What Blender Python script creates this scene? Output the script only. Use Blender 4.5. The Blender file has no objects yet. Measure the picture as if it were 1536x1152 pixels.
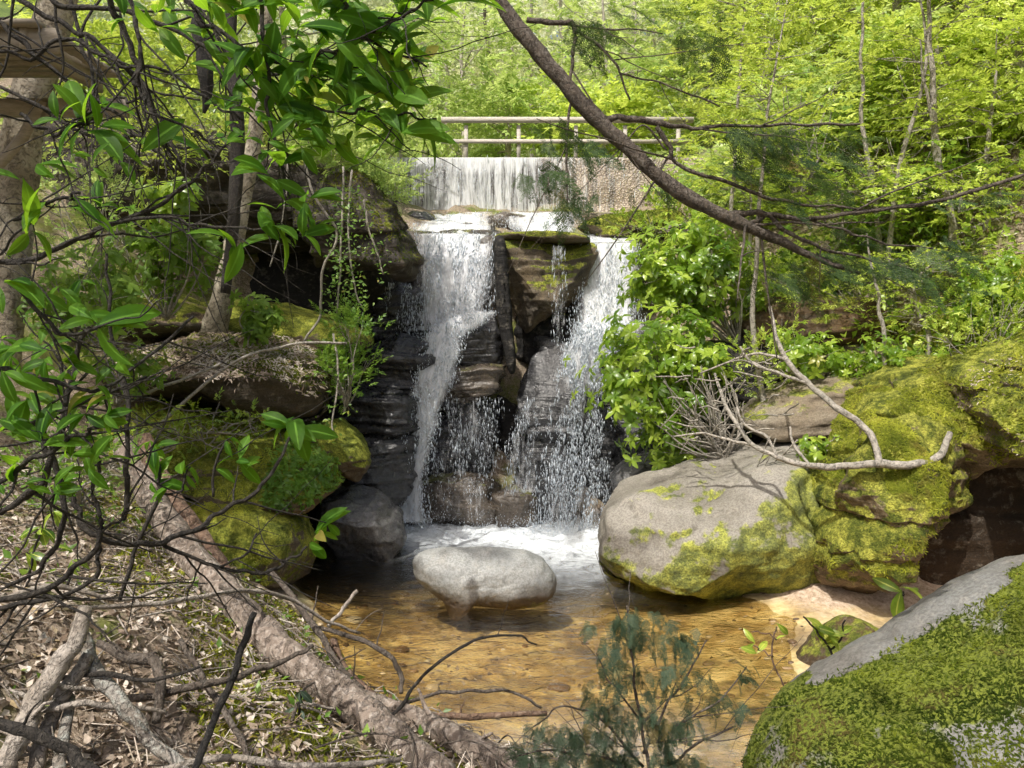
import bpy, math, random
import numpy as np
from mathutils import Vector
C = bpy.context.scene.collection
PI = math.pi
# ---------------------------------------------------------------- camera model
CAM = np.array([0.0, 0.0, 3.3]); F = 1150.0; W0, H0 = 1536.0, 1152.0
PITCH = math.atan(76.0 / F)
def at(px, py, Y):
    """point of the gorge seen at photo position (px,py) at distance Y up the creek"""
    cx = (px - W0/2)/F; cy = -(py - H0/2)/F
    cp, sp = math.cos(PITCH), math.sin(PITCH)
    dy = cp + cy*sp; dz = -sp + cy*cp
    t = Y/dy
    return np.array([cx*t, Y, CAM[2] + dz*t])
def proj(V):
    cp, sp = math.cos(PITCH), math.sin(PITCH); X, Y, Z = V[:,0], V[:,1], V[:,2]-CAM[2]
    d = Y*cp-Z*sp; u = Y*sp+Z*cp; return W0/2+F*X/d, H0/2-F*u/d
def pxm(Y): return Y/F            # metres per photo pixel at distance Y
# ---------------------------------------------------------------- noise
def _h(ix, iy, iz, s):
    h = (ix*73856093) ^ (iy*19349663) ^ (iz*83492791) ^ (s*2654435761)
    h = h & 0xffffffff
    h = ((h ^ (h >> 15)) * 2246822519) & 0xffffffff
    h = ((h ^ (h >> 13)) * 3266489917) & 0xffffffff
    return ((h ^ (h >> 16)) & 0xffffff)/float(0xffffff)*2 - 1
def vnoise(P, s=0):
    P = np.asarray(P, float); I = np.floor(P).astype(np.int64); f = P - I
    f = f*f*f*(f*(f*6-15)+10); x, y, z = I[:,0], I[:,1], I[:,2]
    r = 0
    for a in (0,1):
        wa = f[:,0] if a else 1-f[:,0]
        for b in (0,1):
            wb = f[:,1] if b else 1-f[:,1]
            for c in (0,1):
                wc = f[:,2] if c else 1-f[:,2]
                r = r + wa*wb*wc*_h(x+a, y+b, z+c, s)
    return r
def fbm(P, octv=4, s=0, gain=.5):
    r = 0; a = 1; P = np.asarray(P, float)
    for o in range(octv):
        r = r + a*vnoise(P*(2.03**o) + 17.3*o, s+o*7); a *= gain
    return r
def sstep(a, b, x):
    t = np.clip((x-a)/(b-a), 0, 1); return t*t*(3-2*t)
# ---------------------------------------------------------------- mesh output
def tag(o, label=None, cat=None, group=None, kind=None):
    if label: o['label'] = label
    if cat: o['category'] = cat
    if group: o['group'] = group
    if kind: o['kind'] = kind
    return o
def empty(name, loc, label=None, cat=None, group=None, kind=None):
    o = bpy.data.objects.new(name, None); C.objects.link(o); o.location = tuple(loc)
    o.empty_display_size = .1
    return tag(o, label, cat, group, kind)
class Geo:
    def __init__(s): s.V = []; s.Fq = []; s.Ft = []; s.n = 0; s.A = {}
    def add(s, V, Fq=None, Ft=None, **attr):
        V = np.asarray(V, float).reshape(-1,3)
        if Fq is not None and len(Fq): s.Fq.append(np.asarray(Fq, np.int64) + s.n)
        if Ft is not None and len(Ft): s.Ft.append(np.asarray(Ft, np.int64) + s.n)
        s.V.append(V); k = len(V)
        for nm in set(list(s.A.keys()) + list(attr.keys())):
            if nm not in s.A: s.A[nm] = [np.zeros(s.n)] if s.n else []
            v = attr.get(nm, 0.0)
            s.A[nm].append(np.broadcast_to(np.asarray(v, float), (k,)))
        s.n += k
    def build(s, name, mat, parent=None, smooth=False, uv=None):
        if not s.n: return None
        V = np.concatenate(s.V)
        Fq = np.concatenate(s.Fq) if s.Fq else np.zeros((0,4), np.int64)
        Ft = np.concatenate(s.Ft) if s.Ft else np.zeros((0,3), np.int64)
        A = {k: np.concatenate(v) for k, v in s.A.items()}
        return mesh_obj(name, V, Fq, Ft, mat, parent, smooth, A, uv)
def world_loc(o):
    p = np.zeros(3)
    while o is not None: p = p + np.array(o.location); o = o.parent
    return p
def mesh_obj(name, V, Fq, Ft, mat, parent=None, smooth=False, A=None, uv=None, origin=None):
    V = np.asarray(V, float)
    if parent is not None: org = world_loc(parent)
    elif origin is not None: org = np.asarray(origin, float)
    else:
        org = V.mean(0); org[2] = V[:,2].min()
    me = bpy.data.meshes.new(name); n = len(V)
    me.vertices.add(n); me.vertices.foreach_set('co', (V-org).astype(np.float32).ravel())
    nq, nt = len(Fq), len(Ft)
    li = np.concatenate([np.asarray(Fq).ravel(), np.asarray(Ft).ravel()]).astype(np.int32)
    me.loops.add(len(li)); me.loops.foreach_set('vertex_index', li)
    me.polygons.add(nq+nt)
    ls = np.concatenate([np.arange(nq)*4, nq*4 + np.arange(nt)*3]).astype(np.int32)
    me.polygons.foreach_set('loop_start', ls)
    if smooth: me.polygons.foreach_set('use_smooth', np.ones(nq+nt, bool))
    me.update(calc_edges=True)
    for k, v in (A or {}).items():
        at_ = me.attributes.new(k, 'FLOAT', 'POINT'); at_.data.foreach_set('value', v.astype(np.float32))
    if uv is not None:
        l = me.uv_layers.new(name='UVMap'); l.data.foreach_set('uv', uv[li].astype(np.float32).ravel())
    if mat: me.materials.append(mat)
    o = bpy.data.objects.new(name, me); C.objects.link(o)
    if parent is not None: o.parent = parent
    else: o.location = tuple(org)
    return o
# ---------------------------------------------------------------- curves / tubes
def smooth_path(P, R, sub=5, wig=0.0, seed=0):
    P = np.asarray(P, float); R = np.asarray(R, float); n = len(P)
    if n < 3:
        t = np.linspace(0,1,sub+1)[:,None]; Q = P[0]*(1-t)+P[1]*t; q = R[0]*(1-t[:,0])+R[1]*t[:,0]
    else:
        E = np.vstack([2*P[0]-P[1], P, 2*P[-1]-P[-2]]); Q = []; q = []
        for i in range(n-1):
            a,b,c,d = E[i],E[i+1],E[i+2],E[i+3]
            for k in range(sub):
                t = k/sub
                Q.append(.5*((2*b)+(-a+c)*t+(2*a-5*b+4*c-d)*t*t+(-a+3*b-3*c+d)*t**3)); q.append(R[i]*(1-t)+R[i+1]*t)
        Q.append(P[-1]); q.append(R[-1]); Q = np.array(Q); q = np.array(q)
    if wig:
        m = len(Q); w = np.stack([vnoise(np.stack([np.arange(m)*.45+seed*3.1, np.full(m, 5.+j), np.full(m, seed*1.7)],1), 3) for j in range(3)],1)
        e = np.minimum(np.arange(m), np.arange(m)[::-1]); w *= np.minimum(e,2)[:,None]/2
        Q = Q + w*wig
    return Q, q
def tube(g, P, R, n=7, rough=0.0, seed=0, cap=True, rnd=0.5):
    P = np.asarray(P, float); R = np.asarray(R, float); m = len(P)
    T = np.gradient(P, axis=0); T /= np.linalg.norm(T, axis=1)[:,None]+1e-9
    ref = np.array([0,0,1.]) if abs(T[:,2]).mean() < .8 else np.array([1.,0,0])
    U = np.cross(T, ref); U /= np.linalg.norm(U, axis=1)[:,None]+1e-9
    Vv = np.cross(T, U)
    a = np.linspace(0, 2*PI, n, endpoint=False)
    RR = R[:,None]*np.ones(n)
    if rough:
        L = np.concatenate([[0], np.cumsum(np.linalg.norm(np.diff(P,axis=0),axis=1))])
        ii, aa = np.meshgrid(np.arange(m), a, indexing='ij')
        q = np.stack([np.cos(aa)*1.3, np.sin(aa)*1.3, L[ii]/max(R.max(),1e-4)*.55], -1).reshape(-1,3)
        RR = RR*(1+rough*fbm(q, 3, seed).reshape(m,n))
    X = P[:,None,:] + RR[...,None]*(np.cos(a)[None,:,None]*U[:,None,:] + np.sin(a)[None,:,None]*Vv[:,None,:])
    i = np.arange(m-1)[:,None]*n; j = np.arange(n)[None,:]; j2 = (j+1)%n
    Fq = np.stack([i+j, i+j2, i+n+j2, i+n+j], -1).reshape(-1,4)
    V = X.reshape(-1,3); Ft = None
    if cap:
        V = np.vstack([V, P[0], P[-1]]); k = m*n; jj = np.arange(n); jn = (jj+1)%n
        Ft = np.vstack([np.stack([np.full(n,k), jn, jj],1), np.stack([np.full(n,k+1), (m-1)*n+jj, (m-1)*n+jn],1)])
    g.add(V, Fq, Ft, rnd=rnd)
def pxpath(pts):
    """[(px,py,Y,radius in photo px)] -> points, radii"""
    return np.array([at(p[0],p[1],p[2]) for p in pts]), np.array([p[3]*pxm(p[2]) for p in pts])
# ---------------------------------------------------------------- templates
def frames(D, N, roll=None):
    D = D/(np.linalg.norm(D,axis=1)[:,None]+1e-9)
    Y = np.cross(N, D); bad = np.linalg.norm(Y,axis=1) < 1e-3
    Y[bad] = np.cross(np.array([1.,.1,0]), D[bad]); Y /= np.linalg.norm(Y,axis=1)[:,None]+1e-9
    Z = np.cross(D, Y)
    if roll is not None:
        c, s = np.cos(roll)[:,None], np.sin(roll)[:,None]; Y, Z = Y*c+Z*s, -Y*s+Z*c
    return np.stack([D, Y, Z], 2)      # columns
def stamp(g, T, Fq, Ft, P, D, N, S, roll=None, rnd=None, wid=None, rib=None):
    """place the template T at every point P pointing along D"""
    P = np.asarray(P,float); n = len(P)
    if n == 0: return
    S = np.broadcast_to(np.asarray(S,float), (n,))
    M = frames(np.asarray(D,float), np.broadcast_to(np.asarray(N,float),(n,3)).copy(), roll)
    TT = np.broadcast_to(T, (n,)+T.shape).copy()
    if wid is not None: TT[:,:,1] *= wid[:,None]
    X = np.einsum('nij,nkj->nki', M, TT)*S[:,None,None] + P[:,None,:]
    k = len(T); off = (np.arange(n)*k)[:,None,None]
    q = (Fq[None]+off).reshape(-1,4) if Fq is not None and len(Fq) else None
    t = (Ft[None]+off).reshape(-1,3) if Ft is not None and len(Ft) else None
    if rnd is None: rnd = np.random.rand(n)
    if rib is None: g.add(X.reshape(-1,3), q, t, rnd=np.repeat(rnd, k))
    else: g.add(X.reshape(-1,3), q, t, rnd=np.repeat(rnd, k), rib=np.tile(rib, n))
def big_leaf(curve=.25, wide=.19, fold=.35):
    ts = [0,.07,.2,.38,.56,.74,.9,1.0]; ws = [.012,.03,.10,.165,.19,.165,.085,.0]
    V = []; 
    for t, w in zip(ts, ws):
        w = w/.19*wide; z = -curve*t*t + .06*math.sin(t*PI); x = t*(1-.1*curve)
        V += [(x,-w,z+w*fold), (x,0,z), (x,w,z+w*fold)]
    Fq = []
    for i in range(len(ts)-1):
        a = i*3; Fq += [(a,a+3,a+4,a+1), (a+1,a+4,a+5,a+2)]
    return np.array(V,float), np.array(Fq)
LEAF_BIG = [big_leaf(.12,.18,.25), big_leaf(.3,.165,.3), big_leaf(.5,.19,.22)]
# small folded leaf (two quads)
LEAF_T = np.array([(0,0,0),(.35,-.26,.05),(.35,.26,.05),(1,0,-.08),(.45,0,-.03)],float); LEAF_F = np.array([(0,1,3,4),(0,4,3,2)])
NARROW_T = np.array([(0,0,0),(.5,-.14,.03),(.5,.14,.03),(1,0,-.12),(.5,0,-.02)],float)
def spray(nl=9, seed=0, narrow=False, size=.34):
    """a flat twig with alternate leaves"""
    r = random.Random(seed); V = []; Fq = []
    T = NARROW_T if narrow else LEAF_T
    for i in range(nl):
        t = (i+.6)/nl; side = 1 if i%2 else -1; a = side*(1.05 - .5*t) + r.uniform(-.3,.3)
        if i == nl-1: a = r.uniform(-.2,.2)
        s = size*r.uniform(.75,1.15)*(1-.25*abs(t-.5)); c, sn = math.cos(a), math.sin(a); tz = r.uniform(-.5,.35); rl = r.uniform(-.6,.6)
        b = len(V)
        for (x,y,z) in T:
            y2 = y*math.cos(rl)-z*math.sin(rl); z2 = y*math.sin(rl)+z*math.cos(rl)
            z2 += x*tz
            V.append((t*.9 + (x*c-y2*sn)*s, (x*sn+y2*c)*s, z2*s - .12*t*t + r.uniform(-.02,.02)))
        Fq += [(b+0,b+1,b+3,b+4),(b+0,b+4,b+3,b+2)]
    return np.array(V), np.array(Fq)
SPRAYS = [spray(9, s) for s in range(5)]; SPRAYS_N = [spray(10, s+9, True, .4) for s in range(4)]
def rosette(nl=7, seed=0, L=1.0):
    """rhododendron whorl, narrow drooping leaves"""
    r = random.Random(seed); V = []; Fq = []
    T, FF = big_leaf(.3,.22,.22); T = T[[0,1,2,6,7,8,12,13,14,18,19,20,21,22,23]]
    FF = []
    for i in range(4):
        a = i*3; FF += [(a,a+3,a+4,a+1),(a+1,a+4,a+5,a+2)]
    for i in range(nl):
        a = 2*PI*i/nl + r.uniform(-.3,.3); e = r.uniform(-.35,.55); s = L*r.uniform(.7,1.1); b = len(V)
        ca, sa, ce, se = math.cos(a), math.sin(a), math.cos(e), math.sin(e)
        for (x,y,z) in T:
            x2 = x*ce - z*se; z2 = x*se + z*ce
            V.append(((x2*ca-y*sa)*s, (x2*sa+y*ca)*s, z2*s))
        Fq += [tuple(q+b for q in f) for f in FF]
    V = np.array(V)[:, [2,0,1]]       # axis of the whorl = template x
    return V, np.array(Fq)
ROSETTES = [rosette(6+s%3, s) for s in range(5)]
def frond(seed=0, nside=8, droop=.25):
    """hemlock spray: side twigs with flat needles, length 1"""
    r = random.Random(seed); V = []; Fq = []
    def quad(p, d, w, L):
        d = d/np.linalg.norm(d); s = np.cross(d, [0,0,1.]); s /= np.linalg.norm(s)+1e-9
        b = len(V); V.extend([p-s*w, p+s*w, p+d*L+s*w*.5, p+d*L-s*w*.5]); Fq.append((b,b+1,b+2,b+3))
    def zd(t): return -droop*t*t
    for i in range(nside*2):
        t = .05+.93*(i/2)/nside; side = 1 if i%2 else -1
        L = (.42*(1-t)+.07)*r.uniform(.6,1.1); a = side*r.uniform(.75,1.05)
        p0 = np.array([t,0,zd(t)]); d = np.array([math.cos(a), math.sin(a), -.15+r.uniform(-.15,.1)])
        quad(p0, d, .0035, L)
        m = max(3, int(L/.04))
        for k in range(m):
            q = p0 + d*L*(k+.5)/m
            for s2 in (1,-1):
                b_ = a + s2*r.uniform(.8,1.2)
                quad(q, np.array([math.cos(b_), math.sin(b_), r.uniform(-.3,.35)]), .011, .065*r.uniform(.7,1.1))
    quad(np.array([0,0,0.]), np.array([1,0,-droop*.6]), .006, .55)
    return np.array(V), np.array(Fq)
FRONDS = [frond(s, 9+s, .15+.1*s) for s in range(4)]
def unit(n): 
    v = np.random.randn(n,3); return v/np.linalg.norm(v,axis=1)[:,None]
# ---------------------------------------------------------------- surface sampling
def sample_faces(V, Ft, n, wfun=None):
    a, b, c = V[Ft[:,0]], V[Ft[:,1]], V[Ft[:,2]]
    N = np.cross(b-a, c-a); ar = np.linalg.norm(N,axis=1); Nn = N/(ar[:,None]+1e-12)
    w = ar.copy()
    if wfun is not None: w = w*np.clip(wfun((a+b+c)/3, Nn), 0, None)
    i = np.random.choice(len(Ft), n, p=w/w.sum())
    u = np.random.rand(n); v = np.random.rand(n); f = u+v > 1; u[f] = 1-u[f]; v[f] = 1-v[f]
    return a[i] + (b-a)[i]*u[:,None] + (c-a)[i]*v[:,None], Nn[i]
# ================================================================ materials
def newmat(name):
    m = bpy.data.materials.new(name); m.use_nodes = True; nt = m.node_tree; nt.nodes.clear()
    out = nt.nodes.new('ShaderNodeOutputMaterial'); return m, nt, out
class NB:
    """small node builder"""
    def __init__(s, nt): s.nt = nt
    def n(s, t, **kw):
        nd = s.nt.nodes.new(t)
        for k, v in kw.items():
            if k.startswith('i_'):
                key = k[2:]; key = int(key) if key.isdigit() else key.replace('_',' ')
                s.put(nd.inputs[key], v)
            else: setattr(nd, k, v)
        return nd
    def put(s, inp, v):
        if isinstance(v, bpy.types.NodeSocket): s.nt.links.new(v, inp)
        elif isinstance(v, tuple) and len(v) == 3 and inp.type == 'RGBA': inp.default_value = (*v, 1)
        else: inp.default_value = v
    def noise(s, vec, scale, det=4, rough=.55, dist=0.0):
        return s.n('ShaderNodeTexNoise', i_Vector=vec, i_Scale=scale, i_Detail=det, i_Roughness=rough, i_Distortion=dist).outputs['Fac']
    def ramp(s, fac, a, b, ca=(0,0,0), cb=(1,1,1)):
        r = s.n('ShaderNodeValToRGB', i_Fac=fac); e = r.color_ramp.elements
        e[0].position = a; e[0].color = (*ca,1); e[1].position = b; e[1].color = (*cb,1); return r.outputs['Color']
    def ramps(s, fac, stops):
        r = s.n('ShaderNodeValToRGB', i_Fac=fac); e = r.color_ramp.elements
        e[0].position = stops[0][0]; e[0].color = (*stops[0][1],1); e[1].position = stops[-1][0]; e[1].color = (*stops[-1][1],1)
        for p, c in stops[1:-1]:
            q = e.new(p); q.color = (*c,1)
        return r.outputs['Color']
    def math(s, op, a, b=0.5, c=None, clamp=False):
        nd = s.n('ShaderNodeMath', operation=op, i_0=a, i_1=b, use_clamp=clamp)
        if c is not None: s.put(nd.inputs[2], c)
        return nd.outputs[0]
    def mr(s, v, a, b, c=0.0, d=1.0):
        return s.n('ShaderNodeMapRange', i_0=v, i_1=a, i_2=b, i_3=c, i_4=d, interpolation_type='SMOOTHSTEP').outputs[0]
    def mix(s, f, a, b, bt='MIX'):
        nd = s.n('ShaderNodeMix', data_type='RGBA', blend_type=bt)
        s.put(nd.inputs[0], f); s.put(nd.inputs[6], a); s.put(nd.inputs[7], b); return nd.outputs[2]
    def map(s, vec, sc, rot=(0,0,0)):
        return s.n('ShaderNodeMapping', i_Vector=vec, i_Scale=sc, i_Rotation=rot).outputs[0]
    def bump(s, h, st=.6, dist=.03, normal=None):
        nd = s.n('ShaderNodeBump', i_Height=h, i_Strength=st, i_Distance=dist)
        if normal is not None: s.put(nd.inputs['Normal'], normal)
        return nd.outputs[0]
    def link(s, a, b): s.nt.links.new(a, b)
MOSS_D, MOSS_M, MOSS_L = (.03,.045,.008), (.17,.20,.025), (.46,.48,.07)
def rock_mat(name, c1, c2, c3=(.02,.018,.015), moss=.5, mossdir=(0,0,1), mthr=.35, wet=0.0, strata=.5, rough=.8, scale=1.0, litter=0.0, waterline=False, bumpd=.04, mossl=MOSS_L):
    m, nt, out = newmat(name); b = NB(nt)
    geo = b.n('ShaderNodeNewGeometry'); P = geo.outputs['Position']; N = geo.outputs['Normal']
    warp = b.n('ShaderNodeTexNoise', i_Vector=P, i_Scale=.8*scale, i_Detail=3).outputs['Color']
    Pw = b.n('ShaderNodeVectorMath', operation='MULTIPLY_ADD', i_0=warp, i_1=(.5,.5,.35), i_2=P).outputs[0]
    n1 = b.noise(Pw, 1.3*scale, 3, .6); n2 = b.noise(Pw, 7*scale, 4, .68); n3 = b.noise(P, 45*scale, 3, .7)
    st = b.noise(b.map(Pw, (.5*scale,.5*scale,9*scale)), 1.2, 3, .65)
    col = b.mix(b.mr(n1,.35,.65), c1, c2)
    col = b.mix(b.math('MULTIPLY', b.mr(st,.42,.62), strata), col, b.mix(.5, c3, c2))
    col = b.mix(b.mr(n2,.5,.75,0,.6), col, b.mix(.55, col, (.42,.38,.32) if not wet else (.12,.12,.12)))
    col = b.mix(b.mr(n3,.4,.62,.0,.45), col, c3)
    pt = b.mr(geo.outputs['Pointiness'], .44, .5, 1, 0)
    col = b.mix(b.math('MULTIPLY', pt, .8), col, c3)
    if waterline:
        sep = b.n('ShaderNodeSeparateXYZ', i_0=P).outputs[2]
        wl = b.mr(b.math('ADD', sep, b.math('MULTIPLY', n1, .25)), .18, .42, 1, 0)
        col = b.mix(b.math('MULTIPLY', wl, .85), col, (.05,.026,.010))
    h = b.math('ADD', b.math('MULTIPLY', n2, .7), b.math('ADD', b.math('MULTIPLY', n3, .18), b.math('MULTIPLY', st, strata*.9)))
    rg = b.mr(n2,.3,.7, rough-.12, rough+.08) if not wet else b.mr(n2,.3,.7,.12,.42)
    nrm = b.bump(h, .9, bumpd)
    if litter:
        ln = b.noise(P, 28, 5, .75, 1.5); l2 = b.noise(P, 90, 3, .7, 2)
        lc = b.ramps(ln, [(.3,(.03,.02,.012)),(.45,(.12,.085,.055)),(.6,(.27,.2,.145)),(.75,(.42,.34,.26))])
        dz = b.n('ShaderNodeSeparateXYZ', i_0=N).outputs[2]
        lf = b.mr(b.math('ADD', dz, b.math('MULTIPLY', b.math('SUBTRACT', n1, .5), 1.2)), .62-litter*.5, .8-litter*.5)
        col = b.mix(lf, col, lc)
    if moss:
        d = b.n('ShaderNodeVectorMath', operation='DOT_PRODUCT', i_0=N, i_1=mossdir).outputs['Value']
        mn = b.noise(P, 2.2*scale, 4, .68); mf = b.math('ADD', d, b.math('MULTIPLY', b.math('SUBTRACT', mn, .5), 3.2))
        bare = b.n('ShaderNodeAttribute', attribute_name='bare').outputs['Fac']; mf = b.math('SUBTRACT', mf, b.math('MULTIPLY', bare, 3.0)); mfac = b.math('MULTIPLY', b.mr(mf, mthr, mthr+.35), moss)
        mc = b.ramps(b.noise(P, 5*scale, 4, .7), [(.28,MOSS_D),(.45,MOSS_M),(.62,mossl),(.8,(mossl[0]*1.2,mossl[1]*1.15,mossl[2]*1.2))])
        mc = b.mix(b.mr(n3,.4,.65,0,.6), mc, MOSS_D)
        col = b.mix(mfac, col, mc)
        mh = b.math('MULTIPLY', b.noise(P, 30, 3, .8), 1.6)
        hh = b.mix(mfac, h, b.math('MULTIPLY', mh, 1.0)); nrm = b.bump(hh, 1.0, bumpd)
        if wet: rg = b.math('ADD', rg, b.math('MULTIPLY', mfac, .4))
        else: rg = b.math('MAXIMUM', rg, b.math('MULTIPLY', mfac, .95))
    p = b.n('ShaderNodeBsdfPrincipled', i_Base_Color=col, i_Roughness=rg, i_Normal=nrm)
    p.inputs['Specular IOR Level'].default_value = .6 if wet else .3
    b.link(p.outputs[0], out.inputs[0]); return m
def leaf_mat(name, dark, mid, light, trans, tmix=.45, gloss=.35, grough=.35, brown=.95, patch=0.0):
    m, nt, out = newmat(name); b = NB(nt)
    r = b.n('ShaderNodeAttribute', attribute_name='rnd').outputs['Fac']
    geo = b.n('ShaderNodeNewGeometry'); P = geo.outputs['Position']
    cl = b.noise(P, 1.1, 3, .6)
    f = b.math('ADD', b.math('MULTIPLY', r, .65), b.math('MULTIPLY', cl, .35))
    col = b.ramps(f, [(.2,dark),(.5,mid),(.78,light)])
    vn = b.noise(P, 60, 2, .6); rib = b.n('ShaderNodeAttribute', attribute_name='rib').outputs['Fac']
    col = b.mix(b.mr(vn,.35,.7,0,.35), col, dark); col = b.mix(b.mr(rib,.82,.97,0,.6), col, tuple(min(1,x*2.2+.03) for x in light))
    col = b.mix(b.mr(r,brown,brown+.03,0,.8), col, (.28,.19,.06))
    if patch: col = b.mix(b.mr(b.noise(P, 2.6, 4, .7),.52,.64,0,patch), col, (.13,.095,.035))
    tc = b.mix(f, tuple(.6*x for x in trans), trans)
    d = b.n('ShaderNodeBsdfPrincipled', i_Base_Color=col, i_Roughness=grough); d.inputs['Specular IOR Level'].default_value = gloss
    t = b.n('ShaderNodeBsdfTranslucent', i_Color=tc)
    mx = b.n('ShaderNodeMixShader', i_0=tmix); b.link(d.outputs[0], mx.inputs[1]); b.link(t.outputs[0], mx.inputs[2])
    b.link(mx.outputs[0], out.inputs[0]); return m
def bark_mat(name, c1, c2, c3, scale=1.0, moss=0.0, zs=.25, bd=.02):
    m, nt, out = newmat(name); b = NB(nt)
    geo = b.n('ShaderNodeNewGeometry'); P = geo.outputs['Position']; N = geo.outputs['Normal']
    n1 = b.noise(P, 3*scale, 5, .6); n2 = b.noise(P, 22*scale, 6, .7, .6); n3 = b.noise(P, 90*scale, 3, .7)
    rp = b.map(P, (1,.45,.8), (.25,0,-.1)); v = b.noise(rp, 26*scale, 3, .7, 1.2)
    vv = b.mr(v, .34, .52)
    col = b.mix(b.mr(n1,.35,.65), c1, c2); col = b.mix(b.mr(n2,.45,.7), col, c3)
    col = b.mix(b.math('MULTIPLY', b.math('SUBTRACT', 1.0, vv), .55), col, tuple(x*.25 for x in c1))
    if moss:
        d = b.n('ShaderNodeSeparateXYZ', i_0=N).outputs[2]
        mf = b.mr(b.math('ADD', d, b.math('MULTIPLY', b.math('SUBTRACT', n1, .5), 3)), .6-moss*.6, 1.1-moss*.6)
        col = b.mix(mf, col, MOSS_M)
    h = b.math('ADD', b.math('MULTIPLY', vv, .6), b.math('ADD', n2, b.math('MULTIPLY', n3, .3)))
    p = b.n('ShaderNodeBsdfPrincipled', i_Base_Color=col, i_Roughness=.85, i_Normal=b.bump(h, .9, bd))
    b.link(p.outputs[0], out.inputs[0]); return m
M = {}
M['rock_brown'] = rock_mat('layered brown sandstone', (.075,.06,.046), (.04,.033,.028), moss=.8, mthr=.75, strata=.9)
M['rock_cave'] = rock_mat('sandstone with painted shade', (.022,.020,.018), (.012,.011,.011), (.004,.004,.004), moss=.55, mthr=.95, strata=.8)  # near black colour paints in the shade of cave and recesses
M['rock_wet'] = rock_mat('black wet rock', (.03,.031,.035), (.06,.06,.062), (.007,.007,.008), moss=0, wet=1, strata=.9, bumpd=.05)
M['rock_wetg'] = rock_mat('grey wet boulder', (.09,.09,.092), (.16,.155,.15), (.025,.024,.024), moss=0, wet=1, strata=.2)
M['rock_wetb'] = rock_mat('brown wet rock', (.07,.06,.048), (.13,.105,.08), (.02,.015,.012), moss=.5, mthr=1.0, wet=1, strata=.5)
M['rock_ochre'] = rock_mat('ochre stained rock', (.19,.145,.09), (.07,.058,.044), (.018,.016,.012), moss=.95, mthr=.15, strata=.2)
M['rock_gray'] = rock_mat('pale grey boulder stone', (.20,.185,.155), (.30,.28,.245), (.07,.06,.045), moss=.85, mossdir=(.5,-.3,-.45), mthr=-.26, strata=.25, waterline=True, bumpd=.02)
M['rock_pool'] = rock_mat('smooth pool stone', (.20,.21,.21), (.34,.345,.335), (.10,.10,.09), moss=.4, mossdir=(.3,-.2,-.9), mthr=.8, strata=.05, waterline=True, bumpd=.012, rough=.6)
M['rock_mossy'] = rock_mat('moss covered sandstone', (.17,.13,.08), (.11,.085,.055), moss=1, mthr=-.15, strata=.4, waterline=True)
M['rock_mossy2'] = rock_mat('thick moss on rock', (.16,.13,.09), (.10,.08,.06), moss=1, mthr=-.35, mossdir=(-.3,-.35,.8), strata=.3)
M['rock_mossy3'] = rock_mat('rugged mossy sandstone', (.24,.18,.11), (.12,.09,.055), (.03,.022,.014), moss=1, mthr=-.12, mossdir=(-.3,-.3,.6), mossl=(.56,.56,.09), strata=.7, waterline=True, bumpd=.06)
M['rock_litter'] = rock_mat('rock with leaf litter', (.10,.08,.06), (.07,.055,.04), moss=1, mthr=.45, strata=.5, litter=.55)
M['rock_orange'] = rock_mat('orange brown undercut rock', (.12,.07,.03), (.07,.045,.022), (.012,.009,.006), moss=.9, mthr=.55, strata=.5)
M['rock_dark'] = rock_mat('brown rock with painted undercut shade', (.05,.028,.012), (.03,.018,.009), (.008,.006,.004), moss=.4, mthr=.9, strata=.5)  # darker copy of the orange rock, overhang shade put into its colour
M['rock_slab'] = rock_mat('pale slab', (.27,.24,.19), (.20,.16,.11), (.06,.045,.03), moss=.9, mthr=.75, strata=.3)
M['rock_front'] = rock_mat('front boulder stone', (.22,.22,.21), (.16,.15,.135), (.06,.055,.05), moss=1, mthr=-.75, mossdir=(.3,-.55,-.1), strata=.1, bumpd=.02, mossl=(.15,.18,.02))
# leaves
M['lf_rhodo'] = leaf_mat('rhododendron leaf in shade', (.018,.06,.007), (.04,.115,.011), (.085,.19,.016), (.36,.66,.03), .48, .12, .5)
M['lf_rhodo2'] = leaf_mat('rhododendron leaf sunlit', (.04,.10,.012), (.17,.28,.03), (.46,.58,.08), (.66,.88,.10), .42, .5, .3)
M['lf_shrub'] = leaf_mat('shrub leaf', (.07,.14,.02), (.14,.24,.035), (.24,.36,.06), (.50,.75,.10), .42, .3, .45)
M['lf_yel'] = leaf_mat('yellow green tree leaf', (.07,.13,.015), (.42,.58,.07), (.82,.92,.24), (.86,1.0,.16), .46, .6, .38)
M['lf_mid'] = leaf_mat('mid green tree leaf', (.10,.20,.035), (.28,.44,.09), (.58,.72,.24), (.85,1.0,.3), .45, .6, .38)
M['lf_pale'] = leaf_mat('far leaf with painted haze', (.28,.38,.15), (.62,.70,.34), (.92,.95,.66), (1.0,1.0,.6), .5, .5, .5)  # paler leaf colour stands in for distance haze
M['lf_haze'] = leaf_mat('hazy far leaf', (.42,.52,.26), (.74,.82,.50), (.97,.98,.84), (1.0,1.0,.75), .5, .5, .5)  # whiter still, haze painted into the leaf colour
M['lf_hem'] = leaf_mat('hemlock needle', (.02,.045,.015), (.04,.08,.025), (.075,.12,.04), (.16,.26,.06), .3, .25, .5)
M['lf_hemb'] = leaf_mat('bluish hemlock needle', (.03,.055,.035), (.06,.10,.06), (.12,.17,.11), (.2,.3,.13), .3, .3, .45)
M['lf_ivy'] = leaf_mat('small ground leaf', (.06,.13,.02), (.12,.24,.035), (.26,.40,.07), (.48,.75,.10), .4, .4, .4)
M['moss'] = leaf_mat('moss tuft', (.014,.026,.004), (.05,.075,.008), (.19,.22,.022), (.30,.38,.03), .3, .1, .9, patch=.75)
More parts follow.
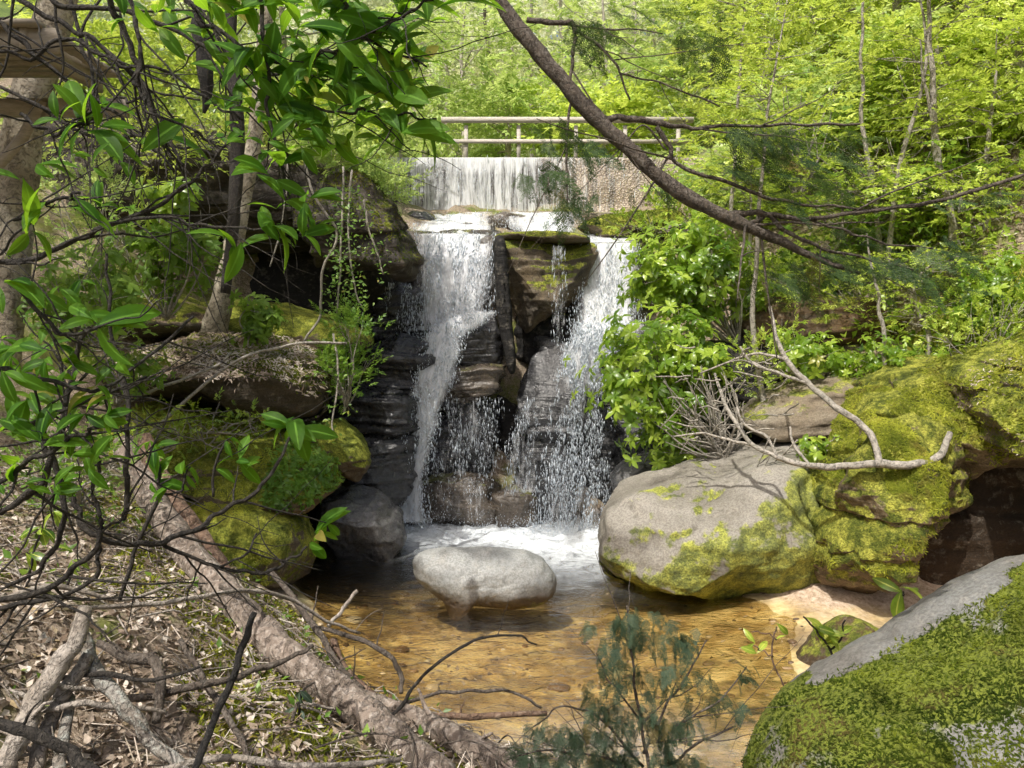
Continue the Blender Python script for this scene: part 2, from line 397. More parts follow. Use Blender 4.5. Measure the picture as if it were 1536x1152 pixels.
M['moss_bright'] = leaf_mat('bright moss tuft', (.04,.06,.008), (.19,.22,.025), (.45,.46,.06), (.6,.66,.06), .35, .1, .9, patch=.7)
M['litter'] = leaf_mat('dead leaf', (.14,.10,.07), (.45,.36,.28), (.82,.74,.65), (.3,.2,.1), .15, .2, .6)
# bark
M['bk_dark'] = bark_mat('dark twig bark', (.02,.016,.013), (.034,.028,.022), (.07,.06,.05), 2)
M['bk_hem'] = bark_mat('hemlock bark', (.085,.065,.05), (.12,.095,.075), (.20,.175,.15), 1.6)
M['bk_pale'] = bark_mat('pale grey bark', (.33,.30,.25), (.42,.38,.33), (.22,.21,.18), 1)
M['bk_lichen'] = bark_mat('lichen bark', (.20,.17,.14), (.33,.31,.28), (.42,.44,.40), 1.2)
M['bk_log'] = bark_mat('log bark', (.15,.115,.09), (.26,.205,.165), (.44,.38,.33), .8, bd=.03)
M['bk_red'] = bark_mat('reddish rotten wood', (.13,.075,.05), (.19,.12,.08), (.30,.22,.16), 1, bd=.02)
M['bk_trunk'] = bark_mat('mottled trunk bark', (.33,.28,.21), (.52,.47,.38), (.10,.08,.055), .7, moss=.25)
M['bk_stick'] = bark_mat('bleached stick', (.34,.29,.24), (.46,.41,.36), (.20,.17,.14), 1.5)
M['bk_black'] = bark_mat('burnt black stick', (.012,.01,.01), (.02,.018,.016), (.04,.035,.03), 2)
M['bk_far'] = bark_mat('far trunk', (.42,.38,.33), (.55,.5,.45), (.28,.25,.2), .5)
def plain(name, c1, c2, rough=.8, sc=6, st=(1,1,1), bd=.01):
    m, nt, out = newmat(name); b = NB(nt); P = b.n('ShaderNodeNewGeometry').outputs['Position']
    n = b.noise(b.map(P, st), sc, 6, .65); n2 = b.noise(b.map(P, st), sc*6, 3, .6)
    col = b.mix(b.mr(n,.35,.65), c1, c2); col = b.mix(b.mr(n2,.45,.7,0,.4), col, tuple(x*.5 for x in c1))
    p = b.n('ShaderNodeBsdfPrincipled', i_Base_Color=col, i_Roughness=rough, i_Normal=b.bump(b.math('ADD', n, n2), .5, bd))
    b.link(p.outputs[0], out.inputs[0]); return m
M['wood'] = plain('weathered timber', (.36,.31,.25), (.26,.22,.17), .85, 5, (1,1,5))
M['rail'] = plain('grey railing timber', (.55,.50,.44), (.40,.37,.33), .8, 4, (1,4,4))
# dam: pebbly concrete
def dam_mat():
    m, nt, out = newmat('pebbly wet concrete'); b = NB(nt); P = b.n('ShaderNodeNewGeometry').outputs['Position']
    v = b.n('ShaderNodeTexVoronoi', i_Vector=P, i_Scale=22.0); vf = v.outputs['Distance']; 
    n = b.noise(P, 1.2, 5, .6); nz = b.noise(b.map(P, (7,7,.35)), 1.0, 5, .65)
    sx = b.n('ShaderNodeSeparateXYZ', i_0=P).outputs[0]
    wetx = b.mr(b.math('ADD', sx, b.math('MULTIPLY', nz, 2.4)), 1.4, 3.2, 1, 0)
    dry = b.mix(b.mr(vf,.2,.5), (.62,.52,.40), (.30,.24,.19)); wet = b.mix(b.mr(vf,.2,.5), (.20,.19,.17), (.06,.058,.055))
    col = b.mix(wetx, dry, wet); col = b.mix(b.mr(n,.4,.65,0,.4), col, (.17,.14,.11))
    col = b.mix(b.mr(nz,.5,.66,0,.65), col, (.07,.065,.06))
    p = b.n('ShaderNodeBsdfPrincipled', i_Base_Color=col, i_Roughness=.45, i_Normal=b.bump(b.math('SUBTRACT', 1.0, vf), .8, .03))
    b.link(p.outputs[0], out.inputs[0]); return m
M['dam'] = dam_mat()
def ground_mat():
    m, nt, out = newmat('forest floor'); b = NB(nt); g = b.n('ShaderNodeNewGeometry'); P = g.outputs['Position']; N = g.outputs['Normal']
    z = b.n('ShaderNodeSeparateXYZ', i_0=P); 
    n1 = b.noise(P, 1.1, 6, .65); n2 = b.noise(P, 26, 6, .75, 1.0); n3 = b.noise(P, 80, 3, .7, 1)
    lit = b.ramps(n2, [(.3,(.06,.045,.03)),(.45,(.22,.165,.115)),(.58,(.42,.34,.26)),(.72,(.66,.57,.47))])
    moss = b.ramps(b.noise(P, 9, 6, .7), [(.3,MOSS_D),(.5,MOSS_M),(.72,(.16,.19,.02))])
    col = b.mix(b.mr(n1,.46,.6,0,.9), lit, moss)
    # far wooded hills go green
    far = b.mr(z.outputs[1], 16, 30); fg = b.ramps(b.noise(P, .9, 6, .7), [(.3,(.05,.09,.02)),(.5,(.14,.2,.04)),(.7,(.3,.36,.10))])
    col = b.mix(far, col, fg)
    # creek bed below the water
    bz = b.mr(b.math('ADD', z.outputs[2], b.math('MULTIPLY', n1, .12)), .05, .16, 1, 0)
    pb = b.n('ShaderNodeTexVoronoi', i_Vector=P, i_Scale=9.0); pc = b.ramps(pb.outputs['Color'], [(0.,(.12,.08,.04)),(.5,(.34,.23,.10)),(1.,(.6,.45,.22))])
    sand = b.ramps(b.noise(P, 3, 4, .7), [(.3,(.22,.14,.05)),(.45,(.64,.46,.19)),(.62,(.90,.74,.38))])
    bed = b.mix(b.mr(b.noise(P,1.3,3,.6),.45,.58,0,.75), sand, pc); bed = b.mix(b.mr(b.noise(P,.9,4,.65),.54,.68,0,.5), bed, (.14,.10,.05))
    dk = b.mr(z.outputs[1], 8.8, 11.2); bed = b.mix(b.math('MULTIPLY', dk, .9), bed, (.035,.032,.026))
    sh = b.math('MULTIPLY', b.mr(z.outputs[2], .22, .36, 1, 0), b.mr(z.outputs[0], 1.2, 2.2)); col = b.mix(sh, col, b.ramps(b.noise(P, 18, 4, .75), [(.3,(.30,.20,.13)),(.5,(.62,.47,.34)),(.7,(.82,.70,.58))]))
    col = b.mix(bz, col, bed)
    h = b.math('ADD', b.math('MULTIPLY', n2, 1.0), b.math('MULTIPLY', n3, .5))
    p = b.n('ShaderNodeBsdfPrincipled', i_Base_Color=col, i_Roughness=.9, i_Normal=b.bump(h, .9, .03))
    b.link(p.outputs[0], out.inputs[0]); return m
M['ground'] = ground_mat()
def water_mat():
    m, nt, out = newmat('creek water'); b = NB(nt); P = b.n('ShaderNodeNewGeometry').outputs['Position']
    z = b.n('ShaderNodeSeparateXYZ', i_0=P)
    r1 = b.noise(b.map(P, (1.0,1.7,1)), 3.0, 3, .55, .8); r2 = b.noise(b.map(P, (1.2,1.9,1)), 15, 2, .6, .6)
    nr = b.bump(b.math('ADD', r1, b.math('MULTIPLY', r2, .3)), .7, .05)
    foam = b.n('ShaderNodeAttribute', attribute_name='foam').outputs['Fac']
    fn = b.noise(b.map(P,(1,1.6,1)), 5, 6, .75, .5)
    ff = b.math('MULTIPLY', foam, b.mr(fn, .30, .62, .35, 1), clamp=True)
    fine = b.mr(b.noise(P, 55, 2, .6), .35, .6, .6, 1)
    tr = b.n('ShaderNodeBsdfTransparent', i_Color=(.95,.87,.68))
    gl = b.n('ShaderNodeBsdfGlossy', i_Color=(1,1,1), i_Roughness=.06, i_Normal=nr)
    fr = b.n('ShaderNodeFresnel', i_IOR=1.33, i_Normal=nr)
    frc = b.math('MULTIPLY', fr.outputs[0], 2.4, clamp=True)
    mx = b.n('ShaderNodeMixShader'); b.link(frc, mx.inputs[0]); b.link(tr.outputs[0], mx.inputs[1]); b.link(gl.outputs[0], mx.inputs[2])
    df = b.n('ShaderNodeBsdfPrincipled', i_Base_Color=b.mix(fine, (.42,.50,.56), (.82,.86,.9)), i_Roughness=.35, i_Normal=nr)
    m2 = b.n('ShaderNodeMixShader'); b.link(b.math('MULTIPLY', ff, .9), m2.inputs[0]); b.link(mx.outputs[0], m2.inputs[1]); b.link(df.outputs[0], m2.inputs[2])
    b.link(m2.outputs[0], out.inputs[0]); return m
M['water'] = water_mat()
def fall_mat(name, su, sv, lo, hi, col=(.93,.95,.98), mx_=.92):
    """white water: streaks run along the flow (v); gaps are clear"""
    m, nt, out = newmat(name); b = NB(nt); uv = b.n('ShaderNodeUVMap', uv_map='UVMap').outputs[0]
    d = b.n('ShaderNodeAttribute', attribute_name='dens').outputs['Fac']
    s1 = b.noise(b.map(uv, (su, sv, 1)), 1.0, 5, .7, .35); s2 = b.noise(b.map(uv, (su*4.5, sv*5, 1)), 1.0, 4, .75, .4)
    s = b.math('ADD', b.math('MULTIPLY', s1, .6), b.math('MULTIPLY', s2, .4))
    th = b.math('SUBTRACT', 1.0, d)
    a = b.mr(b.math('SUBTRACT', s, b.math('MULTIPLY', b.math('SUBTRACT', th, .5), .42)), lo, hi)
    a = b.math('MULTIPLY', a, b.mr(b.math('ADD', d, b.math('MULTIPLY', b.math('SUBTRACT', s2, .5), 1.1)), .0, .45))
    low = b.noise(b.map(uv, (su*.22, sv*.25, 1)), 1.0, 3, .6); a = b.math('MULTIPLY', a, b.math('MULTIPLY', b.mr(low, .3, .5, .35, 1), mx_))
    tr = b.n('ShaderNodeBsdfTransparent')
    nm = b.bump(s, .8, .05)
    df = b.n('ShaderNodeBsdfPrincipled', i_Base_Color=col, i_Roughness=.35, i_Normal=nm)
    tl = b.n('ShaderNodeBsdfTranslucent', i_Color=col)
    mm = b.n('ShaderNodeMixShader', i_0=.25); b.link(df.outputs[0], mm.inputs[1]); b.link(tl.outputs[0], mm.inputs[2])
    mx = b.n('ShaderNodeMixShader'); b.link(a, mx.inputs[0]); b.link(tr.outputs[0], mx.inputs[1]); b.link(mm.outputs[0], mx.inputs[2])
    b.link(mx.outputs[0], out.inputs[0]); return m
M['fall'] = fall_mat('falling white water', 7.0, 1.1, .36, .68)
M['fall_dam'] = fall_mat('thin water curtain', 6.5, .3, .40, .64)
def drop_mat():
    m, nt, out = newmat('water drops'); b = NB(nt)
    df = b.n('ShaderNodeBsdfPrincipled', i_Base_Color=(.74,.80,.87), i_Roughness=.15)
    tl = b.n('ShaderNodeBsdfTranslucent', i_Color=(.85,.9,.95))
    mm = b.n('ShaderNodeMixShader', i_0=.35); b.link(df.outputs[0], mm.inputs[1]); b.link(tl.outputs[0], mm.inputs[2])
    b.link(mm.outputs[0], out.inputs[0]); return m
M['drop'] = drop_mat()
# ================================================================ camera, sun, sky
sc = bpy.context.scene
cam = bpy.data.cameras.new('camera'); co = bpy.data.objects.new('camera', cam); C.objects.link(co); sc.camera = co
co.location = tuple(CAM); co.rotation_euler = (PI/2 - PITCH, 0, 0)
cam.sensor_width = 36; cam.lens = 36*F/W0; cam.clip_start = .05; cam.clip_end = 1000
SUN_DIR = np.array([-.30, -.46, .84]); SUN_DIR /= np.linalg.norm(SUN_DIR)
sun = bpy.data.lights.new('sun', 'SUN'); sun.energy = 5.0; sun.angle = math.radians(.53); sun.color = (1.0,.955,.87)
so = bpy.data.objects.new('sun', sun); C.objects.link(so)
so.rotation_euler = Vector(tuple(SUN_DIR)).to_track_quat('Z','Y').to_euler(); so.location = (0,0,40)
w = bpy.data.worlds.new('World'); sc.world = w; w.use_nodes = True; nt = w.node_tree; nt.nodes.clear()
sky = nt.nodes.new('ShaderNodeTexSky'); sky.sky_type = 'NISHITA'; sky.sun_disc = False
sky.sun_elevation = math.asin(SUN_DIR[2]); sky.sun_rotation = math.atan2(SUN_DIR[0], SUN_DIR[1])
sky.air_density = 1.0; sky.dust_density = 6.0; sky.ozone_density = .6
bg = nt.nodes.new('ShaderNodeBackground'); bg.inputs[1].default_value = .15
wo = nt.nodes.new('ShaderNodeOutputWorld'); nt.links.new(sky.outputs[0], bg.inputs[0]); nt.links.new(bg.outputs[0], wo.inputs[0])
sc.view_settings.view_transform = 'Standard'; sc.view_settings.look = 'None'; sc.view_settings.exposure = 0
cy = sc.cycles; cy.max_bounces = 5; cy.diffuse_bounces = 3; cy.glossy_bounces = 2; cy.transmission_bounces = 3; cy.transparent_max_bounces = 10
cy.use_denoising = True; cy.use_adaptive_sampling = True; cy.adaptive_threshold = .04; cy.sample_clamp_indirect = 6.0; cy.caustics_reflective = False; cy.caustics_refractive = False
np.random.seed(7); random.seed(7)
# ================================================================ ground
CP = np.array([
 (.5,7,-.3),(1,8.5,-.35),(2,9,-.2),(0,10,-.4),(-1.5,10.5,-.35),(1,12,-.5),(-1,12,-.4),(1.5,7,-.15),(.9,6.2,-.12),(2.3,8,-.12),(1.6,5.4,-.12),(0,8.2,-.3),(-1,9,-.3),
 (-3.3,10.8,.05),(-2.4,9,.0),(-1.9,7.6,0),(-1,6.6,.0),(-.3,6.1,.0),(.5,5.3,.04),
 (0,4.5,.5),(0,3.3,.85),(0,0,1.7),(-1,5.5,.5),(-1.5,4.2,1.1),(-2.6,4.5,1.6),(-2.5,6.5,1.0),(-3.3,8.2,.8),(-4,6,1.8),(-5,8,2.0),(-4.5,3,2.2),(-7,6,3.2),(-6,10,2.5),(-5,11.6,2.7),(-8,12.5,5.8),(-10,8,5.5),(-9,15,7.2),(-4.5,14.6,6.6),(-3,17,6.2),(-6,13.6,6.4),
 (2.6,6.3,.03),(2.1,5,.15),(1.6,3.5,.7),(3.1,7.6,.03),(3.6,8.7,.08),(3.3,10.5,.4),(3,12,.5),(4.3,7.6,.08),(4.9,9.3,.3),(6.4,9.3,.6),(5.8,10.9,2.6),(5,11,2.6),(4.6,13,3.2),(7.2,11,4.6),(7,14,6),(10,12,8),(10,18,11),(16,20,17),(20,10,15),(4.2,5.5,.4),(6,5,1.6),(8,4,3),(15,0,6),
 (0,13.7,-.4),(2,13.7,-.4),(-2,13.7,-.2),(0,14.7,4.4),(2,14.7,4.4),(-2,14.9,4.6),(3.4,14.8,4.6),(-3,12.8,.1),(-4,12.8,1.8),
 (0,15.6,4.9),(2,15.6,4.9),(4,16,5.6),(0,18.6,6.2),(2,18.6,6.2),(4.5,19,6.8),(6.5,19,8.6),(-4,19,7),(-2,19.3,6.3),
 (0,20.2,7.3),(2,22,7.3),(5,24,8.2),(-4,24,8.8),(0,30,8.2),(0,42,11),(0,60,18),(0,100,36),(-15,30,14),(15,30,17),(-30,20,18),(-30,60,26),(40,20,28),(40,60,36),(-30,-20,8),(30,-20,10),(0,-20,2),(-100,50,40),(100,50,50),(0,220,70),(-120,200,70),(120,200,75),(-100,-60,20),(100,-60,20),(0,-80,4)], float)
def _ph(r): return np.sqrt(r*r+.04)
_D = np.linalg.norm(CP[:,None,:2]-CP[None,:,:2],axis=2)
_n = len(CP); _A = np.zeros((_n+3,_n+3)); _A[:_n,:_n] = _ph(_D); _A[:_n,_n] = 1; _A[:_n,_n+1:] = CP[:,:2]; _A[_n,:_n] = 1; _A[_n+1:,:_n] = CP[:,:2].T
_w = np.linalg.solve(_A, np.concatenate([CP[:,2], np.zeros(3)]))
def ground_z(x, y, detail=True):
    x = np.atleast_1d(np.asarray(x,float)); y = np.atleast_1d(np.asarray(y,float)); sh = x.shape; x = x.ravel(); y = y.ravel()
    z = np.zeros(len(x))
    for s in range(0, len(x), 20000):
        e = slice(s, s+20000)
        z[e] = _ph(np.hypot(x[e,None]-CP[:,0], y[e,None]-CP[:,1]))@_w[:_n] + _w[_n] + _w[_n+1]*x[e] + _w[_n+2]*y[e]
    if detail:
        q = np.stack([x*.9, y*.9, np.zeros_like(x)],1); a = sstep(-.1, .5, z)
        z = z + (.03+.13*a)*fbm(q, 4, 11) + .03*a*fbm(q*5, 3, 31)
        q2 = q*.12; far = sstep(25, 60, np.hypot(x,y)); z = z + far*4*fbm(q2, 3, 71)
    return z.reshape(sh)
def gz(x, y): return float(ground_z(x, y)[0])
def axis(a, b, step, lo, hi, growth=1.16):
    c = list(np.arange(a, b+1e-6, step)); s = step; v = c[-1]
    while v < hi: s *= growth; v += s; c.append(v)
    s = step; v = c[0]; L = []
    while v > lo: s *= growth; v -= s; L.append(v)
    return np.array(L[::-1]+c)
xs = axis(-6.5, 6.5, .07, -420, 420); ys = axis(1.5, 16, .07, -160, 600)
XX, YY = np.meshgrid(xs, ys, indexing='ij'); ZZ = ground_z(XX, YY)
nx, ny = XX.shape; ii, jj = np.meshgrid(np.arange(nx-1), np.arange(ny-1), indexing='ij'); a_ = ii*ny+jj
GQ = np.stack([a_, a_+ny, a_+ny+1, a_+1], -1).reshape(-1,4)
GV = np.stack([XX,YY,ZZ],-1).reshape(-1,3)
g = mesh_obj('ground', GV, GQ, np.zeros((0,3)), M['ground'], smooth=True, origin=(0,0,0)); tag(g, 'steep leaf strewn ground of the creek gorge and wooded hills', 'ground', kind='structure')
# pool surface
xs = np.arange(-4.6, 4.61, .06); ys = np.arange(4.6, 14.3, .06); XX, YY = np.meshgrid(xs, ys, indexing='ij')
def bell(x0,y0,rx,ry): return np.exp(-(((XX-x0)/rx)**2+((YY-y0)/ry)**2))
foam = 1.1*bell(-1.9,12.7,.65,.6)+.9*bell(-1.0,12.5,1.3,.55)+1.0*bell(.7,12.4,1.3,.8)+.75*bell(1.0,11.3,.9,1.1)+.35*bell(-.7,11.9,2.0,.7)
foam += .22*bell(.9,5.9,1.3,.5)
ZZ = .012*fbm(np.stack([XX.ravel()*1.5,YY.ravel()*2.5,0*XX.ravel()],1),3,5).reshape(XX.shape)*(1+3*foam) + .03*foam*fbm(np.stack([XX.ravel()*9,YY.ravel()*9,0*XX.ravel()],1),2,6).reshape(XX.shape)
nx, ny = XX.shape; ii, jj = np.meshgrid(np.arange(nx-1), np.arange(ny-1), indexing='ij'); a_ = ii*ny+jj
o = mesh_obj('pool_water', np.stack([XX,YY,ZZ],-1).reshape(-1,3), np.stack([a_, a_+ny, a_+ny+1, a_+1], -1).reshape(-1,4), np.zeros((0,3)), M['water'], smooth=True, A={'foam':foam.ravel()}, origin=(0,9,0))
tag(o, 'shallow amber plunge pool below the waterfall', 'water', kind='structure')
# ================================================================ rocks
import bmesh
_ico = {}
def ico(n):
    if n not in _ico:
        bm = bmesh.new(); bmesh.ops.create_icosphere(bm, subdivisions=n, radius=1.0)
        _ico[n] = (np.array([v.co[:] for v in bm.verts]), np.array([[v.index for v in f.verts] for f in bm.faces])); bm.free()
    return _ico[n]
ROCKS = {}
def rock(key, outline, Y, D, mat, label, seed=0, p=2.6, planes=9, cut=.82, amp=.06, strata=.035, sfreq=2.6, shear=0.0, sub=6, group=None, name='boulder', cat='rock', baref=None, front=0.0, under=0.0, parent=None):
    """solid rock whose elevation has the given outline (photo pixels at distance Y) and half depth D"""
    Q = np.array([at(a,b,Y) for a,b in outline])[:,[0,2]]
    c = Q.mean(0); c = .5*(c + .5*(Q.max(0)+Q.min(0)))
    # dense outline -> R(theta)
    n = len(Q); pts = np.concatenate([Q[i]+(Q[(i+1)%n]-Q[i])*np.linspace(0,1,30,endpoint=False)[:,None] for i in range(n)]) - c
    th = np.arctan2(pts[:,1], pts[:,0]); R = np.hypot(pts[:,0], pts[:,1]); o = np.argsort(th); th = th[o]; R = R[o]
    grid = np.linspace(-PI, PI, 181); Rg = np.interp(grid, np.concatenate([th-2*PI, th, th+2*PI]), np.concatenate([R,R,R]))
    k = np.array([1,2,1])/4; Rg = np.concatenate([[Rg[-2]],Rg,[Rg[1]]]); Rg = np.convolve(Rg, k, 'valid')
    U, Ft = ico(sub); U = U.copy(); S = (R.mean()+D)/2
    rs = np.random.RandomState(seed+100)
    # super-ellipsoid in unit space
    cphi = np.hypot(U[:,0], U[:,2]); sphi = U[:,1]
    kk = (cphi**p + np.abs(sphi)**p)**(-1/p)
    X = U*kk[:,None]
    # hewn planes
    for _ in range(planes):
        nrm = rs.randn(3); nrm[1] = -abs(nrm[1])*1.2; nrm /= np.linalg.norm(nrm); off = rs.uniform(cut, cut+.16)
        e = X@nrm - off; X = X - np.maximum(e,0)[:,None]*nrm*.9
    t = np.arctan2(U[:,2], U[:,0]); Rt = np.interp(t, grid, Rg)
    r2 = np.hypot(X[:,0],X[:,2]); ang = np.arctan2(X[:,2],X[:,0]); Rt = np.interp(ang, grid, Rg)
    V = np.stack([c[0]+Rt*r2*np.cos(ang), Y + D*X[:,1], c[1]+Rt*r2*np.sin(ang)],1)
    h = (V[:,2]-c[1]); V[:,1] += shear*h
    if under: V[:,1] += under*np.maximum(0, -h)*(X[:,1]<0)
    nd = (V-np.array([c[0],Y,c[1]])); nd /= np.linalg.norm(nd,axis=1)[:,None]+1e-6
    q = V/S*1.1 + seed*13.7
    d = amp*S*fbm(q*1.2, 5, seed, .52)
    d -= amp*.7*S*np.maximum(0, .25-np.abs(vnoise(q*1.7+9, seed+3)))*2.2
    if strata:
        zz = V[:,2]*sfreq + .5*fbm(V*.45, 2, 51); s1 = vnoise(np.stack([zz*0, zz*0+seed, zz*1.6],1), 5); s2 = vnoise(np.stack([zz*0, zz*0+seed, zz*4.7],1), 6)
        d += strata*(np.tanh(s1*5)*.7+np.tanh(s2*4)*.35)*(1-np.abs(nd[:,2])**3)
    d += .008*fbm(V*9, 3, seed+5)
    V = V + nd*d[:,None]
    o = mesh_obj(name, V, np.zeros((0,4)), Ft, M[mat], parent, smooth=True, A={'bare': baref(V)} if baref else None)
    if parent is None: tag(o, label, cat, group)
    ROCKS[key] = (V, Ft, o); return o
def frontbare(V):
    px, py = proj(V); n = 26*fbm(V*3.0, 4, 77)
    rx = np.interp(px, [1225,1300,1400,1536,1700], [998,946,896,838,790]); w = np.interp(px, [1225,1290,1400,1470,1536], [6,36,34,24,0])
    e = sstep(12, -12, py-rx-w+n); r = np.hypot(px-1500, (py-1120)*1.2)+n*2.5
    return np.maximum(e*(V[:,1] < 6.5), .27*sstep(90, 30, r))
# -- cliff on the left
rock('cliffL', [(20,165),(120,150),(250,165),(400,215),(520,235),(575,265),(612,320),(560,360),(400,372),(200,385),(20,395)], 13.2, 1.7, 'rock_brown', 'wide dark layered sandstone ledge overhanging the cave on the left', 1, p=4, planes=16, cut=.72, amp=.09, strata=.10, sfreq=2.2, sub=7, name='cliff', cat='cliff')
rock('noseL', [(470,262),(540,252),(585,290),(612,325),(626,372),(621,415),(600,425),(540,405),(470,395),(430,360),(430,300)], 12.3, 1.0, 'rock_brown', 'brown weathered rock nose jutting out beside the dam overflow', 2, p=3, planes=12, cut=.74, amp=.09, strata=.10, sfreq=2.2, shear=.12, name='rock_ledge')
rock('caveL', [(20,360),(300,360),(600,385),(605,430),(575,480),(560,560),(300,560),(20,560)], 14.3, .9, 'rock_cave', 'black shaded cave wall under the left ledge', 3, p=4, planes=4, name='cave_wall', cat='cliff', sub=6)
rock('slabC', [(250,462),(330,450),(420,452),(490,470),(550,497),(565,520),(500,535),(330,525),(240,500)], 12.2, .9, 'rock_mossy', 'dim green mossy slab lying in front of the black cave', 4, name='rock_slab', strata=.03, shear=.5)
rock('slabC2', [(60,440),(160,425),(260,440),(330,470),(330,500),(200,505),(60,495)], 11.6, .9, 'rock_litter', 'low shaded slab left of the pale leaning trunk', 44, name='rock_slab', strata=.04, shear=.4)
rock('slabD', [(160,545),(230,508),(330,492),(430,505),(490,535),(500,580),(482,622),(430,628),(330,606),(240,590),(180,580)], 11.0, 1.15, 'rock_litter', 'overhanging slab covered with brown leaf litter and roots', 5, p=3, planes=5, shear=.6, under=1.2, strata=.04, sub=7, name='rock_slab')
rock('slabE', [(150,622),(215,603),(300,618),(370,648),(450,655),(505,690),(512,722),(480,748),(430,752),(350,742),(290,718),(190,700)], 10.4, 1.1, 'rock_mossy', 'long mossy slab sloping to the pool with a leafy patch on its end', 6, p=2.8, planes=5, shear=.7, strata=.03, sub=7, name='rock_slab')
rock('rockE2', [(470,636),(505,628),(540,655),(556,700),(535,722),(500,705),(475,680)], 11.0, .6, 'rock_mossy', 'small grey green rock wedged behind the long mossy slab', 7, strata=.02, shear=.3)
rock('boulderF', [(272,752),(330,738),(400,742),(455,775),(474,822),(462,868),(420,893),(350,900),(296,868),(270,810)], 9.6, .85, 'rock_mossy2', 'rounded bright mossy boulder at the left edge of the pool', 8, p=2.4, planes=4, cut=.9, amp=.05, strata=.0, sub=7)
rock('rockG', [(486,748),(520,728),(566,738),(602,775),(610,815),(590,838),(500,836),(470,800)], 11.3, .6, 'rock_wetg', 'dark grey wet boulder left of the foot of the falls', 9, planes=12, cut=.72, strata=.02, amp=.05)
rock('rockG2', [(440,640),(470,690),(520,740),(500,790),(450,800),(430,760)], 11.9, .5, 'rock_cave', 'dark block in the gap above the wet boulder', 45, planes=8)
rock('strA', [(545,520),(600,500),(650,512),(655,560),(640,592),(590,600),(545,575)], 13.3, .55, 'rock_wet', 'upper black layered ledge left of the white chute', 10, strata=.09, sfreq=3.5, planes=6, name='rock_ledge', p=3)
rock('strB', [(498,578),(560,566),(625,592),(640,640),(600,655),(520,650),(495,620)], 12.9, .6, 'rock_wet', 'second black layered ledge left of the white chute', 11, strata=.09, sfreq=3.5, planes=6, name='rock_ledge', p=3)
rock('strC', [(490,640),(560,640),(630,650),(628,700),(600,760),(540,740),(500,700)], 12.7, .6, 'rock_wet', 'lowest dark layered ledge behind the wet boulder', 12, strata=.08, sfreq=4, planes=6, name='rock_ledge', p=3)
rock('strD', [(560,455),(600,420),(640,440),(660,500),(620,520),(560,510)], 13.9, .4, 'rock_wet', 'black face behind the thin spray at the cave mouth', 13, strata=.06, sfreq=3, planes=6, name='rock_ledge')
# -- rocks of the falls
FG = None
rock('ra', [(606,348),(680,345),(752,350),(755,480),(720,505),(610,510),(588,440)], 14.75, .75, 'rock_wetb', 'tall wet rock face behind the upper left fall', 14, p=4, planes=6, strata=.05, name='rock_outcrop', cat='cliff')
rock('rb', [(744,360),(800,352),(868,362),(892,372),(888,430),(862,452),(835,470),(810,482),(790,500),(775,470),(750,430)], 14.2, .8, 'rock_ochre', 'ochre and moss stained block between the two falls', 15, p=3.2, planes=8, cut=.84, strata=.04, sub=7, name='rock_block')
rock('rb2', [(742,352),(790,349),(850,354),(890,362),(885,369),(850,371),(770,366),(744,362)], 14.0, .8, 'rock_mossy', 'flat mossy capstone on top of the ochre block', 46, p=4, planes=3, strata=.0, name='rock_slab')
rock('rc', [(740,352),(758,355),(764,420),(770,500),(776,556),(764,566),(750,500),(743,430)], 13.35, .2, 'rock_cave', 'upright narrow dark stone pillar beside the ochre block', 16, p=4, planes=2, amp=.03, strata=.01, name='rock_pillar')
rock('rd', [(846,364),(900,360),(966,362),(990,420),(985,500),(930,520),(850,515),(840,440)], 14.9, .7, 'rock_wetb', 'wet stepped rock face behind the upper right fall', 17, p=4, planes=6, strata=.08, name='rock_outcrop', cat='cliff')
rock('re', [(862,510),(900,495),(985,486),(1010,505),(1000,545),(940,560),(880,550)], 13.7, .5, 'rock_wetb', 'sloping wet shelf under the upper right fall', 18, planes=6, strata=.03, name='rock_ledge')
rock('rf', [(780,570),(800,535),(850,516),(885,530),(880,600),(862,700),(856,780),(800,800),(770,740),(772,640)], 13.6, .5, 'rock_wet', 'tall black buttress left of the lower right fall', 19, p=3, planes=10, cut=.76, strata=.05, name='rock_outcrop')
rock('rg', [(668,505),(700,480),(745,470),(762,500),(757,550),(700,556),(660,550)], 13.75, .45, 'rock_wet', 'domed black rock splitting the left fall from the recess', 20, planes=6, strata=.02)
rock('rh', [(645,560),(690,546),(756,548),(760,592),(700,602),(642,598)], 13.45, .4, 'rock_wetb', 'sunlit brown ledge block right of the white chute', 21, p=3.4, planes=8, strata=.06, name='rock_ledge')
rock('ri', [(625,600),(750,598),(748,640),(735,720),(620,725),(612,660)], 14.0, .5, 'rock_wet', 'black wall below the sunlit ledge block', 22, p=4, planes=5, strata=.05, name='rock_outcrop')
rock('rj', [(612,722),(690,704),(745,716),(758,760),(745,795),(600,800)], 13.35, .45, 'rock_wetb', 'wet brown rock at the foot of the left fall', 23, planes=8, cut=.76, strata=.03)
rock('rk', [(740,742),(768,726),(800,732),(812,770),(808,800),(745,800)], 13.1, .3, 'rock_wetb', 'small upright rock between the feet of the falls', 24, planes=8, strata=.02)
rock('rl', [(745,590),(790,600),(800,740),(740,730)], 14.4, .4, 'rock_cave', 'deep black recess between the falls', 25, p=4, planes=3, name='rock_outcrop')
rock('rm', [(800,500),(960,520),(990,640),(960,800),(800,810),(780,650)], 14.35, .6, 'rock_wet', 'black undercut wall behind the lower right fall', 26, p=4, planes=6, strata=.04, name='rock_outcrop', cat='cliff', sub=7)
rock('rn', [(770,470),(850,470),(880,500),(860,540),(800,560),(770,540)], 14.5, .4, 'rock_cave', 'shaded underside below the ochre block', 27, planes=3, name='rock_outcrop')
